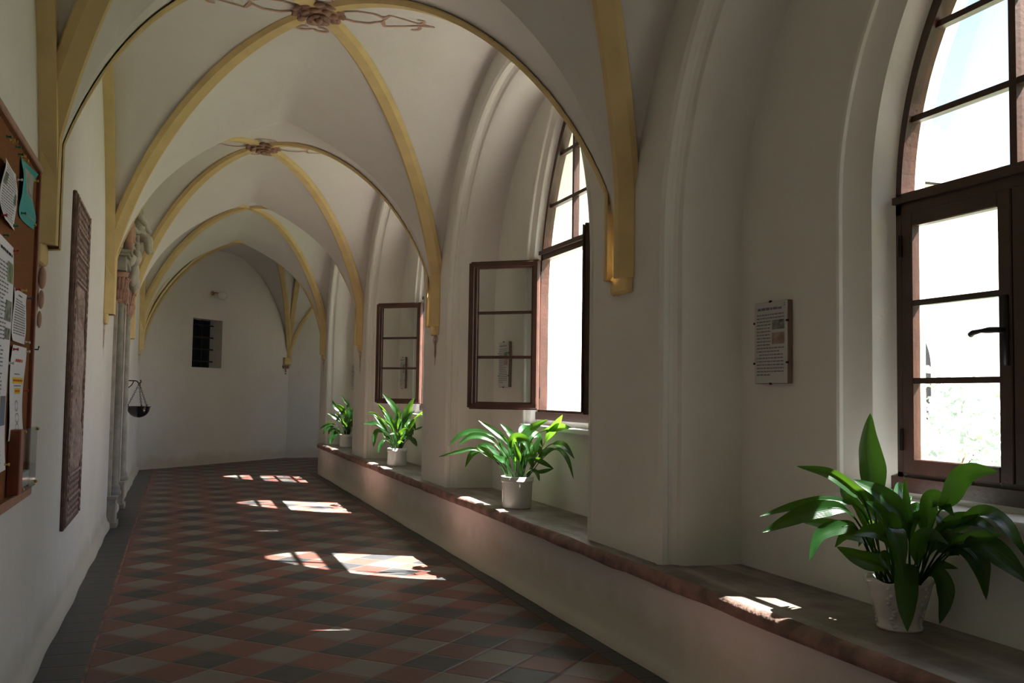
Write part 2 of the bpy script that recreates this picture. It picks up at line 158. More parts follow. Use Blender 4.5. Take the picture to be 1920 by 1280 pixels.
def slab_mat():
    """worn stone bench top: grey-brown patina with dark and pale wear"""
    m = mat('worn_bench_stone', (.27, .235, .205), 0.42, 0.45, col2=(.11, .085, .07), vscale=5, bump=.5, bscale=18)
    t = m.node_tree; n = t.nodes; b = n['Principled BSDF']; tc = n['Texture Coordinate']; src = b.inputs['Base Color'].links[0].from_socket
    mp = n.new('ShaderNodeMapping'); mp.inputs['Scale'].default_value = (9, 1.6, 9); t.links.new(tc.outputs['Object'], mp.inputs[0])
    nz = n.new('ShaderNodeTexNoise'); nz.inputs['Scale'].default_value = 1; nz.inputs['Detail'].default_value = 8; t.links.new(mp.outputs[0], nz.inputs['Vector'])
    cr = n.new('ShaderNodeValToRGB'); cr.color_ramp.elements[0].position = .5; cr.color_ramp.elements[1].position = .72
    cr.color_ramp.elements[0].color = (0, 0, 0, 1); cr.color_ramp.elements[1].color = (1, 1, 1, 1); t.links.new(nz.outputs['Fac'], cr.inputs[0])
    mx = n.new('ShaderNodeMixRGB'); t.links.new(cr.outputs[0], mx.inputs[0]); t.links.new(src, mx.inputs[1]); mx.inputs[2].default_value = (.40, .36, .34, 1)
    t.links.new(mx.outputs[0], b.inputs['Base Color']); return m
M['slab'] = slab_mat()

def tile_mat():
    """clay tiles laid diagonally: light / red / dark, with grout, per-tile tone and a soft sheen"""
    m = bpy.data.materials.new('clay_floor_tiles'); m.use_nodes = True; t = m.node_tree; n = t.nodes; b = n['Principled BSDF']
    def mth(op, a, b2=None, c=None):
        x = n.new('ShaderNodeMath'); x.operation = op
        for i, v in enumerate((a, b2, c)):
            if v is None: continue
            if isinstance(v, (int, float)): x.inputs[i].default_value = v
            else: t.links.new(v, x.inputs[i])
        return x.outputs[0]
    tc = n.new('ShaderNodeTexCoord'); sep = n.new('ShaderNodeSeparateXYZ'); t.links.new(tc.outputs['Object'], sep.inputs[0])
    D = .354
    X = mth('DIVIDE', mth('SUBTRACT', sep.outputs[0], TILE0[0]), D); Y = mth('DIVIDE', mth('SUBTRACT', sep.outputs[1], TILE0[1]), D)
    U = mth('ADD', mth('ADD', X, Y), 0.5 + 200); V = mth('ADD', mth('SUBTRACT', X, Y), 0.5 + 200)   # tile indices
    iu, iv = mth('FLOOR', U), mth('FLOOR', V); fu, fv = mth('FRACT', U), mth('FRACT', V)
    pu, pv = mth('MODULO', iu, 2), mth('MODULO', iv, 2)
    # even,even -> light ; odd,odd -> dark ; else red
    isred = mth('ABSOLUTE', mth('SUBTRACT', pu, pv)); isdark = mth('MULTIPLY', pu, pv)
    cmb = n.new('ShaderNodeCombineXYZ'); t.links.new(iu, cmb.inputs[0]); t.links.new(iv, cmb.inputs[1])
    wn = n.new('ShaderNodeTexWhiteNoise'); wn.noise_dimensions = '2D'; t.links.new(cmb.outputs[0], wn.inputs['Vector'])
    def mix(f, a, bb):
        x = n.new('ShaderNodeMixRGB'); t.links.new(f, x.inputs[0])
        for i, v in ((1, a), (2, bb)):
            if isinstance(v, tuple): x.inputs[i].default_value = (*v, 1)
            else: t.links.new(v, x.inputs[i])
        return x.outputs[0]
    c = mix(isdark, (.185, .168, .145), (.040, .041, .044))
    redv = mix(wn.outputs['Value'], (.130, .046, .038), (.180, .068, .054))
    c = mix(isred, c, redv)
    nz = n.new('ShaderNodeTexNoise'); nz.inputs['Scale'].default_value = 9; nz.inputs['Detail'].default_value = 7; t.links.new(tc.outputs['Object'], nz.inputs['Vector'])
    g = mth('ADD', mth('MULTIPLY', nz.outputs['Fac'], .5), mth('MULTIPLY', wn.outputs['Value'], .25)); g = mth('ADD', g, .62)
    vm = n.new('ShaderNodeVectorMath'); vm.operation = 'SCALE'; t.links.new(c, vm.inputs[0]); t.links.new(g, vm.inputs['Scale'])
    e = mth('MINIMUM', mth('MINIMUM', fu, mth('SUBTRACT', 1, fu)), mth('MINIMUM', fv, mth('SUBTRACT', 1, fv)))
    grout = mth('LESS_THAN', e, .011)
    col = mix(grout, vm.outputs[0], (.14, .12, .11))
    t.links.new(col, b.inputs['Base Color'])
    rr = mth('ADD', mth('MULTIPLY', nz.outputs['Fac'], .18), .36); t.links.new(rr, b.inputs['Roughness']); b.inputs['Specular IOR Level'].default_value = .35
    tl = mth('MULTIPLY', mth('SUBTRACT', wn.outputs['Value'], .5), mth('MULTIPLY', mth('SUBTRACT', fu, .5), .35))
    mn = mth('MINIMUM', mth('MULTIPLY', e, 20), 1.0)
    h = mth('ADD', mth('ADD', mn, tl), mth('MULTIPLY', nz.outputs['Fac'], .25))
    bp = n.new('ShaderNodeBump'); bp.inputs['Strength'].default_value = .5; bp.inputs['Distance'].default_value = .006; t.links.new(h, bp.inputs['Height']); t.links.new(bp.outputs[0], b.inputs['Normal'])
    return m
M['tiles'] = tile_mat()

def band_mat():
    m = bpy.data.materials.new('dark_border_slabs'); m.use_nodes = True; t = m.node_tree; n = t.nodes; b = n['Principled BSDF']
    tc = n.new('ShaderNodeTexCoord'); sep = n.new('ShaderNodeSeparateXYZ'); t.links.new(tc.outputs['Object'], sep.inputs[0])
    def mth(op, a, b2=0.0):
        x = n.new('ShaderNodeMath'); x.operation = op
        for i, v in enumerate((a, b2)):
            if isinstance(v, (int, float)): x.inputs[i].default_value = v
            else: t.links.new(v, x.inputs[i])
        return x.outputs[0]
    U = mth('DIVIDE', sep.outputs[1], .235); fu = mth('FRACT', mth('ADD', U, 100.0)); iu = None
    e = mth('MINIMUM', fu, mth('SUBTRACT', 1.0, fu)); gr = mth('LESS_THAN', e, .02)
    nz = n.new('ShaderNodeTexNoise'); nz.inputs['Scale'].default_value = 6; nz.inputs['Detail'].default_value = 6; t.links.new(tc.outputs['Object'], nz.inputs['Vector'])
    cr = n.new('ShaderNodeValToRGB'); cr.color_ramp.elements[0].color = (.040, .042, .045, 1); cr.color_ramp.elements[1].color = (.075, .075, .08, 1); t.links.new(nz.outputs['Fac'], cr.inputs[0])
    mx = n.new('ShaderNodeMixRGB'); t.links.new(gr, mx.inputs[0]); t.links.new(cr.outputs[0], mx.inputs[1]); mx.inputs[2].default_value = (.02, .018, .016, 1)
    t.links.new(mx.outputs[0], b.inputs['Base Color']); b.inputs['Roughness'].default_value = .5
    bp = n.new('ShaderNodeBump'); bp.inputs['Strength'].default_value = .5; bp.inputs['Distance'].default_value = .006
    t.links.new(mth('MINIMUM', mth('MULTIPLY', e, 20.0), 1.0), bp.inputs['Height']); t.links.new(bp.outputs[0], b.inputs['Normal'])
    return m
M['band'] = band_mat()

# ------------------------------------------------------------------ helpers
def link(name, verts, faces, m, parent=None, smooth=False, mats=None, fm=None):
    me = bpy.data.meshes.new(name); me.from_pydata([tuple(v) for v in verts], [], faces); me.update()
    if mats:
        for x in mats: me.materials.append(M[x])
        if fm:
            for p, i in zip(me.polygons, fm): p.material_index = i
    else: me.materials.append(M[m] if isinstance(m, str) else m)
    if smooth:
        for p in me.polygons: p.use_smooth = True
    o = bpy.data.objects.new(name, me); C.objects.link(o)
    if parent: o.parent = parent
    return o
class MB:
    def __init__(s): s.v = []; s.f = []
    def add(s, vs_, fs):
        k = len(s.v); s.v += [tuple(v) for v in vs_]; s.f += [tuple(i + k for i in f) for f in fs]; return s
    def box(s, a, b, mtx=None, bev=0):
        x0, y0, z0 = a; x1, y1, z1 = b
        vs_ = [(x0, y0, z0), (x1, y0, z0), (x1, y1, z0), (x0, y1, z0), (x0, y0, z1), (x1, y0, z1), (x1, y1, z1), (x0, y1, z1)]
        if mtx: vs_ = [tuple(mtx @ Vector(v)) for v in vs_]
        return s.add(vs_, [(3, 2, 1, 0), (4, 5, 6, 7), (0, 1, 5, 4), (1, 2, 6, 5), (2, 3, 7, 6), (3, 0, 4, 7)])
    def grid(s, rows, closed=False):
        k = len(s.v); n = len(rows[0])
        for r in rows: s.v += [tuple(p) for p in r]
        for i in range(len(rows) - 1):
            for j in range(n - (0 if closed else 1)):
                a = k + i * n + j; b = k + i * n + (j + 1) % n; s.f.append((a, b, b + n, a + n))
        return s
    def tube(s, pts, r, seg=8, cap=True):
        pts = [Vector(p) for p in pts]; rows = []; up = Vector((0, 0, 1)); prev = None
        for i, p in enumerate(pts):
            t = (pts[min(i + 1, len(pts) - 1)] - pts[max(i - 1, 0)]).normalized()
            a = (up if abs(t.dot(up)) < .95 else Vector((1, 0, 0))) if prev is None else prev
            x = (a - t * a.dot(t)).normalized(); prev = x; y = t.cross(x)
            rr = r[i] if isinstance(r, (list, tuple)) else r
            rows.append([p + (x * math.cos(2 * PI * j / seg) + y * math.sin(2 * PI * j / seg)) * rr for j in range(seg)])
        k = len(s.v); s.grid(rows, True)
        if cap:
            n = len(s.v); s.f.append(tuple(range(k + seg - 1, k - 1, -1))); s.f.append(tuple(range(n - seg, n)))
        return s
    def lathe(s, prof, c=(0, 0, 0), seg=32, axis='z', fn=None):
        rows = []
        for r, z in prof:
            row = []
            for j in range(seg):
                a = 2 * PI * j / seg; rr, zz = (fn(r, z, a) if fn else (r, z))
                p = (rr * math.cos(a), rr * math.sin(a), zz) if axis == 'z' else ((zz, rr * math.cos(a), rr * math.sin(a)) if axis == 'x' else (rr * math.cos(a), zz, rr * math.sin(a)))
                row.append((c[0] + p[0], c[1] + p[1], c[2] + p[2]))
            rows.append(row)
        return s.grid(rows, True)
    def torus(s, c, R, r, n1, n2, ax=(0, 0, 1), sx=1.0, up=(1, 0, 0)):
        z = Vector(ax).normalized(); x = (Vector(up) - z * Vector(up).dot(z)).normalized(); y = z.cross(x); rows = []
        for i in range(n1 + 1):
            a = 2 * PI * i / n1; d = x * math.cos(a) * sx + y * math.sin(a); dn = (x * math.cos(a) + y * math.sin(a))
            rows.append([Vector(c) + d * R + dn * r * math.cos(2 * PI * j / n2) + z * r * math.sin(2 * PI * j / n2) for j in range(n2)])
        return s.grid(rows, True)
    def ball(s, c, r, seg=12, rng=8, sc=(1, 1, 1), mtx=None):
        rows = []
        for i in range(rng + 1):
            th = PI * i / rng; rows.append([Vector((math.sin(th) * math.cos(2 * PI * j / seg) * r * sc[0], math.sin(th) * math.sin(2 * PI * j / seg) * r * sc[1], math.cos(th) * r * sc[2])) for j in range(seg)])
        if mtx: rows = [[mtx @ p for p in q] for q in rows]
        rows = [[p + Vector(c) for p in q] for q in rows]
        return s.grid(rows, True)
    def build(s, name, m, parent=None, smooth=False): return link(name, s.v, s.f, m, parent, smooth)
def struct(o): o['kind'] = 'structure'; return o
def empty(name, loc, label=None, cat=None, group=None, kind=None, rz=0):
    o = bpy.data.objects.new(name, None); C.objects.link(o); o.location = loc; o.rotation_euler = (0, 0, rz); o.empty_display_size = .05
    if label: o['label'] = label
    if cat: o['category'] = cat
    if group: o['group'] = group
    if kind: o['kind'] = kind
    return o
def tag(o, label, cat, group=None):
    o['label'] = label; o['category'] = cat
    if group: o['group'] = group
    return o
def bevel(o, wdt, seg=2):
    b = o.modifiers.new('bevel', 'BEVEL'); b.width = wdt; b.segments = seg; b.limit_method = 'ANGLE'; return o
# ------------------------------------------------------------------ dimensions (metres)
XL, XR = -.62, 2.29                        # left wall face, right pier faces
XB = 2.70                                  # back wall of the window recesses
XE = 3.12                                  # outer face of the courtyard wall
BZ = .50                                   # bench top
PIER = [-3.4, .72, 4.84, 8.96, 13.0, 16.5] # pier centres along the walk
ZS = 2.0                                   # springing of the vault ribs
def Rz(t):
    """height of a diagonal rib, t = 1 at the springer, 0 at the boss"""
    t = max(0.0, min(1.0, abs(t)))
    return ZS + 2.05 * (1 - t * t) ** .627
DROP = .25                                 # crown of the cross section at a pier lies this much below the boss
BOSSX = {0: .84, 1: .84, 2: .86, 3: .80, 4: .90}
BAYS = []
for k in range(5):
    y0, y1 = PIER[k], PIER[k + 1]
    BAYS.append(dict(k=k, y0=y0, y1=y1, yc=(y0 + y1) / 2, b=(y1 - y0) / 2, bx=BOSSX[k]))
XC, XA = (XL + XR) / 2, (XR - XL) / 2
def vz(u, v):
    a, b = abs(u), abs(v)
    return Rz(a) - DROP * (b * b - a * a) * (1 + 1.8 * a * (1.1 - a)) if b >= a else Rz(b)
def vpt(bay, u, v, dz=0.0):
    dx = (bay['bx'] - XC) * (1 - u * u) * (1 - v * v)
    return Vector((XC + XA * u + dx, bay['yc'] + bay['b'] * v, vz(u, v) + dz))
# ------------------------------------------------------------------ vaults
def tgrid(n):
    ts = [-1 + 2 * i / n for i in range(n + 1)]
    return [math.copysign(1 - (1 - abs(t))**1.35, t) for t in ts]
mbv = MB()
for bay in BAYS:
    ts = tgrid(56)
    mbv.grid([[vpt(bay, u, v) for u in ts] for v in ts])
ceiling = mbv.build('ceiling', 'vault', smooth=True); struct(ceiling)
def rib_prof(wt, wb, d):
    return [(-wt / 2, .012), (-wt / 2, 0), (-wb / 2, -d), (wb / 2, -d), (wt / 2, 0), (wt / 2, .012)]
def sweep(pts, prof, ups=None):
    """profile (side, up) carried along pts; 'up' is the world up made normal to the path unless given"""
    rows = []; n = len(pts)
    for i, p in enumerate(pts):
        t = (pts[min(i + 1, n - 1)] - pts[max(i - 1, 0)]).normalized()
        up = ups[i] if ups else Vector((0, 0, 1))
        side = t.cross(up).normalized(); nn = side.cross(t).normalized()
        rows.append([p + side * a + nn * b for a, b in prof])
    return rows
def rib(pts, parent, ups=None, wt=.14, wb=.085, d=.026, name='vault_rib', m='ochre'):
    mb = MB(); rows = sweep(pts, rib_prof(wt, wb, d), ups); mb.grid(rows)
    k = len(mb.v); mb.f.append(tuple(range(5, -1, -1))); mb.f.append(tuple(range(k - 6, k)))
    return mb.build(name, m, parent)
for bay in BAYS:
    for su in (-1, 1):
        for sv in (-1, 1):
            pts = []; ups = []
            for i in range(45):
                t = 1 - (i / 44.0)**1.25 * .985
                if t > .9996: t = .9996
                p = vpt(bay, su * t, sv * (t - (.095 / bay['b']) * t**3)); p.x -= su * .028 * t**5; pts.append(p)
            z0_ = pts[0].z; pts = [Vector((pts[0].x, pts[0].y, ZS - .03 + (z0_ - ZS + .03) * q / 4)) for q in range(4)] + pts
            d2 = Vector((-su, -sv * bay['b'] / XA, 0)).normalized(); side = Vector((d2.y, -d2.x, 0))
            for i, p in enumerate(pts):
                t_ = (pts[min(i + 1, len(pts) - 1)] - pts[max(i - 1, 0)]).normalized()
                ups.append(side.cross(t_).normalized())
            ups = [u if u.z >= -0.001 or True else -u for u in ups]
            ups = [(-u if (u.dot(Vector((XC, bay['yc'], 1.5)) - p) > 0) else u) for u, p in zip(ups, pts)]
            rib(pts, ceiling, ups)
# wall ribs painted on the left wall, springer to springer
for bay in BAYS:
    pts = [Vector((XL + .004, bay['yc'] + bay['b'] * v, vz(1, v) - .05)) for v in tgrid(60)]
    pts[0].z = ZS; pts[-1].z = ZS
    ups = []
    rib(pts, ceiling, [Vector((-1, 0, 0))] * len(pts), wt=.10, wb=.085, d=.07)
# ochre shoes where the ribs meet the walls
for y in PIER[1:]:
    for x, s_ in ((XR, 1), (XL, -1)):
        mb = MB(); xs = x - s_ * .028
        mb.box((min(x + s_ * .01, xs), y - .125, ZS - .11), (max(x + s_ * .01, xs), y + .125, ZS))
        bevel(mb.build('rib_shoe', 'ochre', ceiling), .018)
# bosses
def boss(bay):
    p = vpt(bay, 0, 0); e = MB()
    for ring, (R, n, r, dz) in enumerate(((.150, 11, .052, -.012), (.100, 8, .046, -.036), (.052, 6, .036, -.058))):
        for i in range(n):
            a = 2 * PI * (i + .5 * (ring % 2)) / n
            m_ = Matrix.Rotation(a, 4, 'Z') @ Matrix.Rotation(.55, 4, 'Y')
            e.ball((p.x + R * math.cos(a), p.y + R * math.sin(a), p.z + dz), r, 10, 6, (1.0, .85, .42), m_)
    e.ball((p.x, p.y, p.z - .07), .030, 12, 8)
    e.lathe([(.0, -.05), (.10, -.045), (.155, -.02), (.17, .01)], (p.x, p.y, p.z), 28)
    return e.build('boss', 'rose', ceiling, True)
for bay in BAYS[:4] + []: boss(bay)
# painted scrollwork round each boss: thin strokes laid on the plaster
def stroke(mb, bay, pts, wdt=.024):
    dense = []
    for i in range(len(pts) - 1):
        for j in range(4): dense.append(Vector(pts[i]).lerp(Vector(pts[i + 1]), j / 4))
    dense.append(Vector(pts[-1])); rows = []
    for i, q in enumerate(dense):
        t_ = (dense[min(i + 1, len(dense) - 1)] - dense[max(i - 1, 0)]).normalized(); s_ = Vector((-t_.y, t_.x)) * wdt / 2
        row = []
        for z in (q + s_, q - s_):
            u = z.x / XA; v = z.y / bay['b']; p = vpt(bay, u, v, -.006); row.append(p)
        rows.append(row)
    mb.grid(rows)
def arcpts(cx, cy, r, a0, a1, n=9, ry=None): return [(cx + r * math.cos(math.radians(a0 + (a1 - a0) * i / n)), cy + (ry or r) * math.sin(math.radians(a0 + (a1 - a0) * i / n))) for i in range(n + 1)]
for bay in BAYS[:4]:
    mb = MB()
    for s_ in (-1, 1):
        f = lambda L: [(s_ * x, y) for x, y in L]
        stroke(mb, bay, f([(.16, .05), (.26, .10), (.38, .09), (.46, .03)])); stroke(mb, bay, f([(.16, -.05), (.26, -.10), (.38, -.10), (.46, -.04)]))
        stroke(mb, bay, f([(.46, .03), (.50, .11)])); stroke(mb, bay, f([(.46, -.04), (.50, -.11)]))
        stroke(mb, bay, f([(.50, .11), (.74, .02), (.86, .0)]), .018); stroke(mb, bay, f([(.50, -.11), (.74, -.02), (.82, .0)]), .018); stroke(mb, bay, f([(.50, .11), (.47, .0), (.50, -.11)]), .018)
        stroke(mb, bay, f(arcpts(.72, .06, .04, -90, 120))); stroke(mb, bay, f(arcpts(.72, -.06, .04, 90, -120)))
        g = lambda L: [(x, s_ * y) for x, y in L]
        stroke(mb, bay, g(arcpts(0, .22, .07, 0, 360, 16, .05)), .014)
        stroke(mb, bay, g([(-.10, .13), (-.06, .19), (0, .17), (.06, .19), (.10, .13)]))
        stroke(mb, bay, g(arcpts(-.06, .33, .05, 0, 300, 10, .035))); stroke(mb, bay, g(arcpts(.06, .33, .05, 180, -120, 10, .035)))
    mb.build('painted_scrollwork', 'rose_pale', ceiling)

# ------------------------------------------------------------------ pointed arches
def arch(wd, zs, za, zb, inset=0.0, n=22, nleg=6):
    """(offset, z) from the +side foot over the apex to the -side foot"""
    h = za - zs; r = (wd * wd + h * h) / (2 * wd); c = wd - r; ri = r - inset
    th = math.acos(max(-1, min(1, -c / ri)))
    right = [(wd - inset, zb + (zs - zb) * i / nleg) for i in range(nleg)] + [(c + ri * math.cos(th * i / n), zs + ri * math.sin(th * i / n)) for i in range(n + 1)]
    right[-1] = (0.0, right[-1][1])
    return right + [(-a, z) for a, z in reversed(right[:-1])]
def arch_off(wd, zs, za, z, inset=0.0):
    h = za - zs; r = (wd * wd + h * h) / (2 * wd); c = wd - r; ri = r - inset
    if z <= zs: return wd - inset
    q = ri * ri - (z - zs)**2
    return max(0.0, c + math.sqrt(q)) if q > 0 else 0.0
def aface(mb, A, B, x, yc, flip=False):
    rows = [[(x, yc + a, z) for a, z in A], [(x, yc + a, z) for a, z in B]]
    mb.grid(rows[::-1] if flip else rows)
WIN = {}
for k, bay in enumerate(BAYS):
    yc, b = bay['yc'], bay['b']
    W = dict(yw=yc, hw=.69, zs=2.10, za=3.66, sill=1.10, zb=1.17, ztr=2.49, xf=2.80, hf=.765, zsf=2.10, zaf=3.78)
    if k == 1: W.update(yw=2.765, zs=2.17, za=3.34, sill=.932, zb=.985, ztr=2.16, xf=2.87, hw=.625, hf=.785, zsf=2.17, zaf=3.50)
    if k == 2: W.update(yw=6.86)
    if k == 3: W.update(yw=10.94)
    if k == 4: W.update(yw=14.78)
    WIN[k] = W
RECP = [(XR, 0), (XR - .008, .010), (XR - .010, .030), (XR + .006, .052), (XR + .030, .056), (XR + .040, .048), (XR + .058, .050), (XR + .078, .066), (XR + .088, .090), (XR + .11, .104), (XR + .2, .115), (XR + .3, .12), (XB, .125)]
wall = MB()
for k, bay in enumerate(BAYS):
    yc, b, W = bay['yc'], bay['b'], WIN[k]
    wd = b - .41; zs, za = 2.10, 3.90
    kk = dict(n=22, nleg=6)
    # pier faces and spandrel: from the vault line at the wall down to the recess arch
    inner = arch(wd, zs, za, 0.0)
    outer = []
    n_in = len(inner); half = n_in // 2
    for i, (a, z) in enumerate(inner[:half + 1]):
        if i < 6: outer.append((b, z))
        else:
            q = (i - 6) / (half - 6); v = 1 - q**1.0
            outer.append((b * v, vz(1, v) if q > 0 else ZS))
    outer = [(a, z + (.03 if i_ > 6 else 0)) for i_, (a, z) in enumerate(outer)]
    outer = outer + [(-a, z) for a, z in reversed(outer[:-1])]
    aface(wall, outer, inner, XR, yc)
    # recess moulding and soffit
    rows = [[(x, yc + a, z) for a, z in arch(wd, zs, za, 0.0, ins)] for x, ins in RECP]
    wall.grid(rows)
    # back wall of the recess round the window niche
    A = arch(wd, zs, za, 0.0, .125); dy = W['yw'] - yc
    B = [(a + dy, z) for a, z in arch(W['hf'], W['zsf'], W['zaf'], 0.0)]
    B = [(a, max(z, 0)) for a, z in B]
    aface(wall, A, B, XB, yc)
    hf = W['hf']
    wall.add([(XB, W['yw'] - hf, 0), (XB, W['yw'] + hf, 0), (XB, W['yw'] + hf, W['sill']), (XB, W['yw'] - hf, W['sill'])], [(0, 1, 2, 3)])
    # niche jamb: two soft rolls stepping in to the frame, widening again outside it
    L = W['xf'] - XB; top = hf - W['hw'] + .035
    prof = [(XB, 0), (XB + .006, .012), (XB + .02, .018), (XB + .25 * L, .25 * top), (XB + .40 * L, .55 * top), (XB + .46 * L, .70 * top), (XB + .60 * L, .74 * top), (XB + .85 * L, .80 * top), (W['xf'] + .02, top), (W['xf'] + .09, top), (XE, top - (.13 if k == 1 else .02))]
    rows = []
    za0 = W['zaf']
    for x, ins in prof:
        f = ins / max(top, 1e-6)
        zz = W['zaf'] + (W['za'] + .03 - W['zaf']) * min(1, f); wdd = hf - ins
        rows.append([(x, W['yw'] + a, z) for a, z in arch(wdd, W['zs'] * f + W['zsf'] * (1 - f), zz, W['sill'] - .02)])
    wall.grid(rows)
    # outside face
    hwo = hf - (top - (.13 if k == 1 else .02)); fo = (top - (.13 if k == 1 else .02)) / top
    O = arch(hwo, W['zs'] * fo + W['zsf'] * (1 - fo), W['zaf'] + (W['za'] + .03 - W['zaf']) * fo, -.3)
    N = [(b, z) if i <= 6 else (b * (1 - (i - 6) / (half - 6)), 2.1 + (i - 6) / (half - 6) * 3.0) for i, (a, z) in enumerate(O[:half + 1])]
    N = [(a, z if i < half else 5.1) for i, (a, z) in enumerate(N)]
    N = N + [(-a, z) for a, z in reversed(N[:-1])]
    aface(wall, [(a + yc - W['yw'], z) for a, z in N], O, XE, W['yw'], True)
    wall.add([(XE, W['yw'] - hwo, -.3), (XE, W['yw'] + hwo, -.3), (XE, W['yw'] + hwo, W['sill'] - .06), (XE, W['yw'] - hwo, W['sill'] - .06)], [(3, 2, 1, 0)])
    # stone sill inside the jambs
    wall.add([(XB + .0, W['yw'] - hf, W['sill'] - .02), (XB, W['yw'] + hf, W['sill'] - .02), (XE, W['yw'] + hf, W['sill'] - .08), (XE, W['yw'] - hf, W['sill'] - .08)], [(0, 1, 2, 3)])
wall_right = struct(wall.build('wall_right', 'plaster', smooth=False))
for p in wall_right.data.polygons: p.use_smooth = True
wall_right.data.set_sharp_from_angle(angle=math.radians(28)) if hasattr(wall_right.data, 'set_sharp_from_angle') else None
# unseen strip added over the courtyard wall so no light slips over the vault
mb = MB(); mb.box((XE - .05, PIER[0], 3.95), (XE + .03, PIER[-1] + .35, 5.2)); struct(mb.build('light_stop', 'ext'))
mb = MB(); mb.box((XL - .5, PIER[0] - .1, 5.18), (XE + .25, 21.0, 5.3)); mb.box((XE + .2, 16.35, 5.18), (6.6, 21.0, 5.3)); struct(mb.build('roof', 'roof'))  # unseen slab added above the vault to close its light leaks

# ------------------------------------------------------------------ left wall, back wall
mb = MB()
rows = []
ys = [PIER[0] + i * (17.45 - PIER[0]) / 120 for i in range(121)]
def ledge(y): return .004 * math.sin(y * 3.1) + .003 * math.sin(y * 7.7)
for x, z in ((XL + .035, 0), (XL + .032, .05), (XL + .012, .075), (XL, .12), (XL, 1.0), (XL, 2.0), (XL, 5.25)):
    rows.append([(x + ledge(y) * (1 if z < 1 else 0), y, z) for y in ys])
mb.grid(rows[::-1]); wl = struct(mb.build('wall_left', 'plaster_low', smooth=True))
mb = MB(); mb.add([(XL - .3, PIER[0], 0), (XE, PIER[0], 0), (XE, PIER[0], 5), (XL - .3, PIER[0], 5)], [(0, 1, 2, 3)]); struct(mb.build('wall_behind', 'plaster'))

# ------------------------------------------------------------------ floor
mb = MB(); mb.add([(XL - .02, PIER[0], 0), (2.3, PIER[0], 0), (9.0, PIER[0], 0)][:2] + [(2.3, 16.6, 0), (XL - .02, 16.6, 0)], [(0, 1, 2, 3)])
mb.add([(XL - .3, 16.6, 0), (9.0, 16.6, 0), (9.0, 20.8, 0), (XL - .3, 20.8, 0)], [(0, 1, 2, 3)])
floor = struct(mb.build('floor', 'tiles'))
mb = MB(); mb.box((XL + .02, PIER[0], -.02), (-.365, 17.7, .004)); struct(mb.build('trim_2', 'band'))
mb = MB(); mb.box((2.10, PIER[0], -.02), (2.25, 16.52, .004)); struct(mb.build('trim_3', 'band'))
mb = MB(); mb.box((-.377, PIER[0], -.02), (-.363, 17.75, .007)); struct(mb.build('trim_4', 'sand'))

# ------------------------------------------------------------------ corner bay at the end of the walk
EA, EB = Vector((-.61, 17.45, 0)), Vector((2.12, 20.46, 0))
P1, P2, P3, P4 = Vector((XL, 16.5, 0)), Vector((XR, 16.5, 0)), EB.copy(), EA.copy()
CB = Vector((1.45, 17.7, 0)); zcb = ZS + 2.05
def comp(mb, Pi, Pj, Cn, drop, topz, n=26, m=26):
    rows = []
    for i in range(n + 1):
        r = i / n; r = 1 - (1 - r)**1.25; row = []
        for j in range(m + 1):
            wv = -1 + 2 * j / m; wv = math.copysign(1 - (1 - abs(wv))**1.3, wv)
            E = Pi.lerp(Pj, (wv + 1) / 2); p = Cn.lerp(E, r)
            z = Rz(abs(wv) * r) - drop * (r * r - (r * wv)**2)
            row.append((p.x, p.y, z))
        rows.append(row)
    mb.grid(rows)
mb = MB()
comp(mb, P1, P2, CB, DROP, 0); comp(mb, P2, P3, CB, .10, 0); comp(mb, P3, P4, CB, .10, 0); comp(mb, P4, P1, CB, .9, 0)
# the walk goes on to the right past the corner
P5, P6 = Vector((6.3, 16.9, 0)), Vector((6.3, 20.46, 0)); P2b = Vector((XR, 16.9, 0))
C2 = (P2 + P3 + P5 + P6) / 4
comp(mb, P2, P3, C2, DROP, 0); comp(mb, P3, P6, C2, .05, 0); comp(mb, P6, P5, C2, DROP, 0); comp(mb, P5, P2, C2, .05, 0)
corner = mb.build('ceiling_corner', 'vault', smooth=True); struct(corner)
def drib(Pa, Cn, parent, drop=0, **kw):
    pts = [Vector((*Cn.lerp(Pa, t).xy, Rz(t))) for t in [max(.001, min(.9996, 1 - (i / 40)**1.25)) for i in range(41)]]
    d2 = (Cn - Pa); d2.z = 0; side = Vector((d2.y, -d2.x, 0)).normalized(); ups = []
    for i, p in enumerate(pts):
        t_ = (pts[min(i + 1, 40)] - pts[max(i - 1, 0)]).normalized(); u = side.cross(t_).normalized()
        mid = Vector((*Cn.xy, 1.5)); ups.append(-u if u.dot(mid - p) > 0 else u)
    return rib(pts, parent, ups, **kw)
for P in (P1, P2, P3, P4): drib(P, CB, corner, wt=.11, wb=.07, d=.028)
for P in (P3, P2, P6, P5): drib(P, C2, corner, wt=.11, wb=.07, d=.028)
def edge_rib(Pa, Pb, drop, parent, m='ochre', lift=0, **kw):
    pts = []
    for i in range(61):
        wv = -1 + 2 * i / 60; wv = math.copysign(1 - (1 - abs(wv))**1.3, wv)
        E = Pa.lerp(Pb, (wv + 1) / 2); pts.append(Vector((E.x, E.y, Rz(abs(wv)) - drop * (1 - wv * wv) + lift)))
    d2 = (Pb - Pa).normalized(); ax = Vector((-d2.y, d2.x, 0)); ups = []
    for i, p in enumerate(pts):
        t_ = (pts[min(i + 1, 60)] - pts[max(i - 1, 0)]).normalized(); u = ax.cross(t_).normalized()
        mid = (Pa + Pb) / 2; mid.z = 1.5; ups.append(-u if u.dot(mid - p) > 0 else u)
    return rib(pts, parent, ups, m=m, **kw)
edge_rib(P1, P2, DROP, corner, wt=.10, wb=.07, d=.03)
edge_rib(P3, P6, .05, corner, wt=.11, wb=.07, d=.03)
edge_rib(P2, P3, DROP, corner, wt=.11, wb=.07, d=.028)
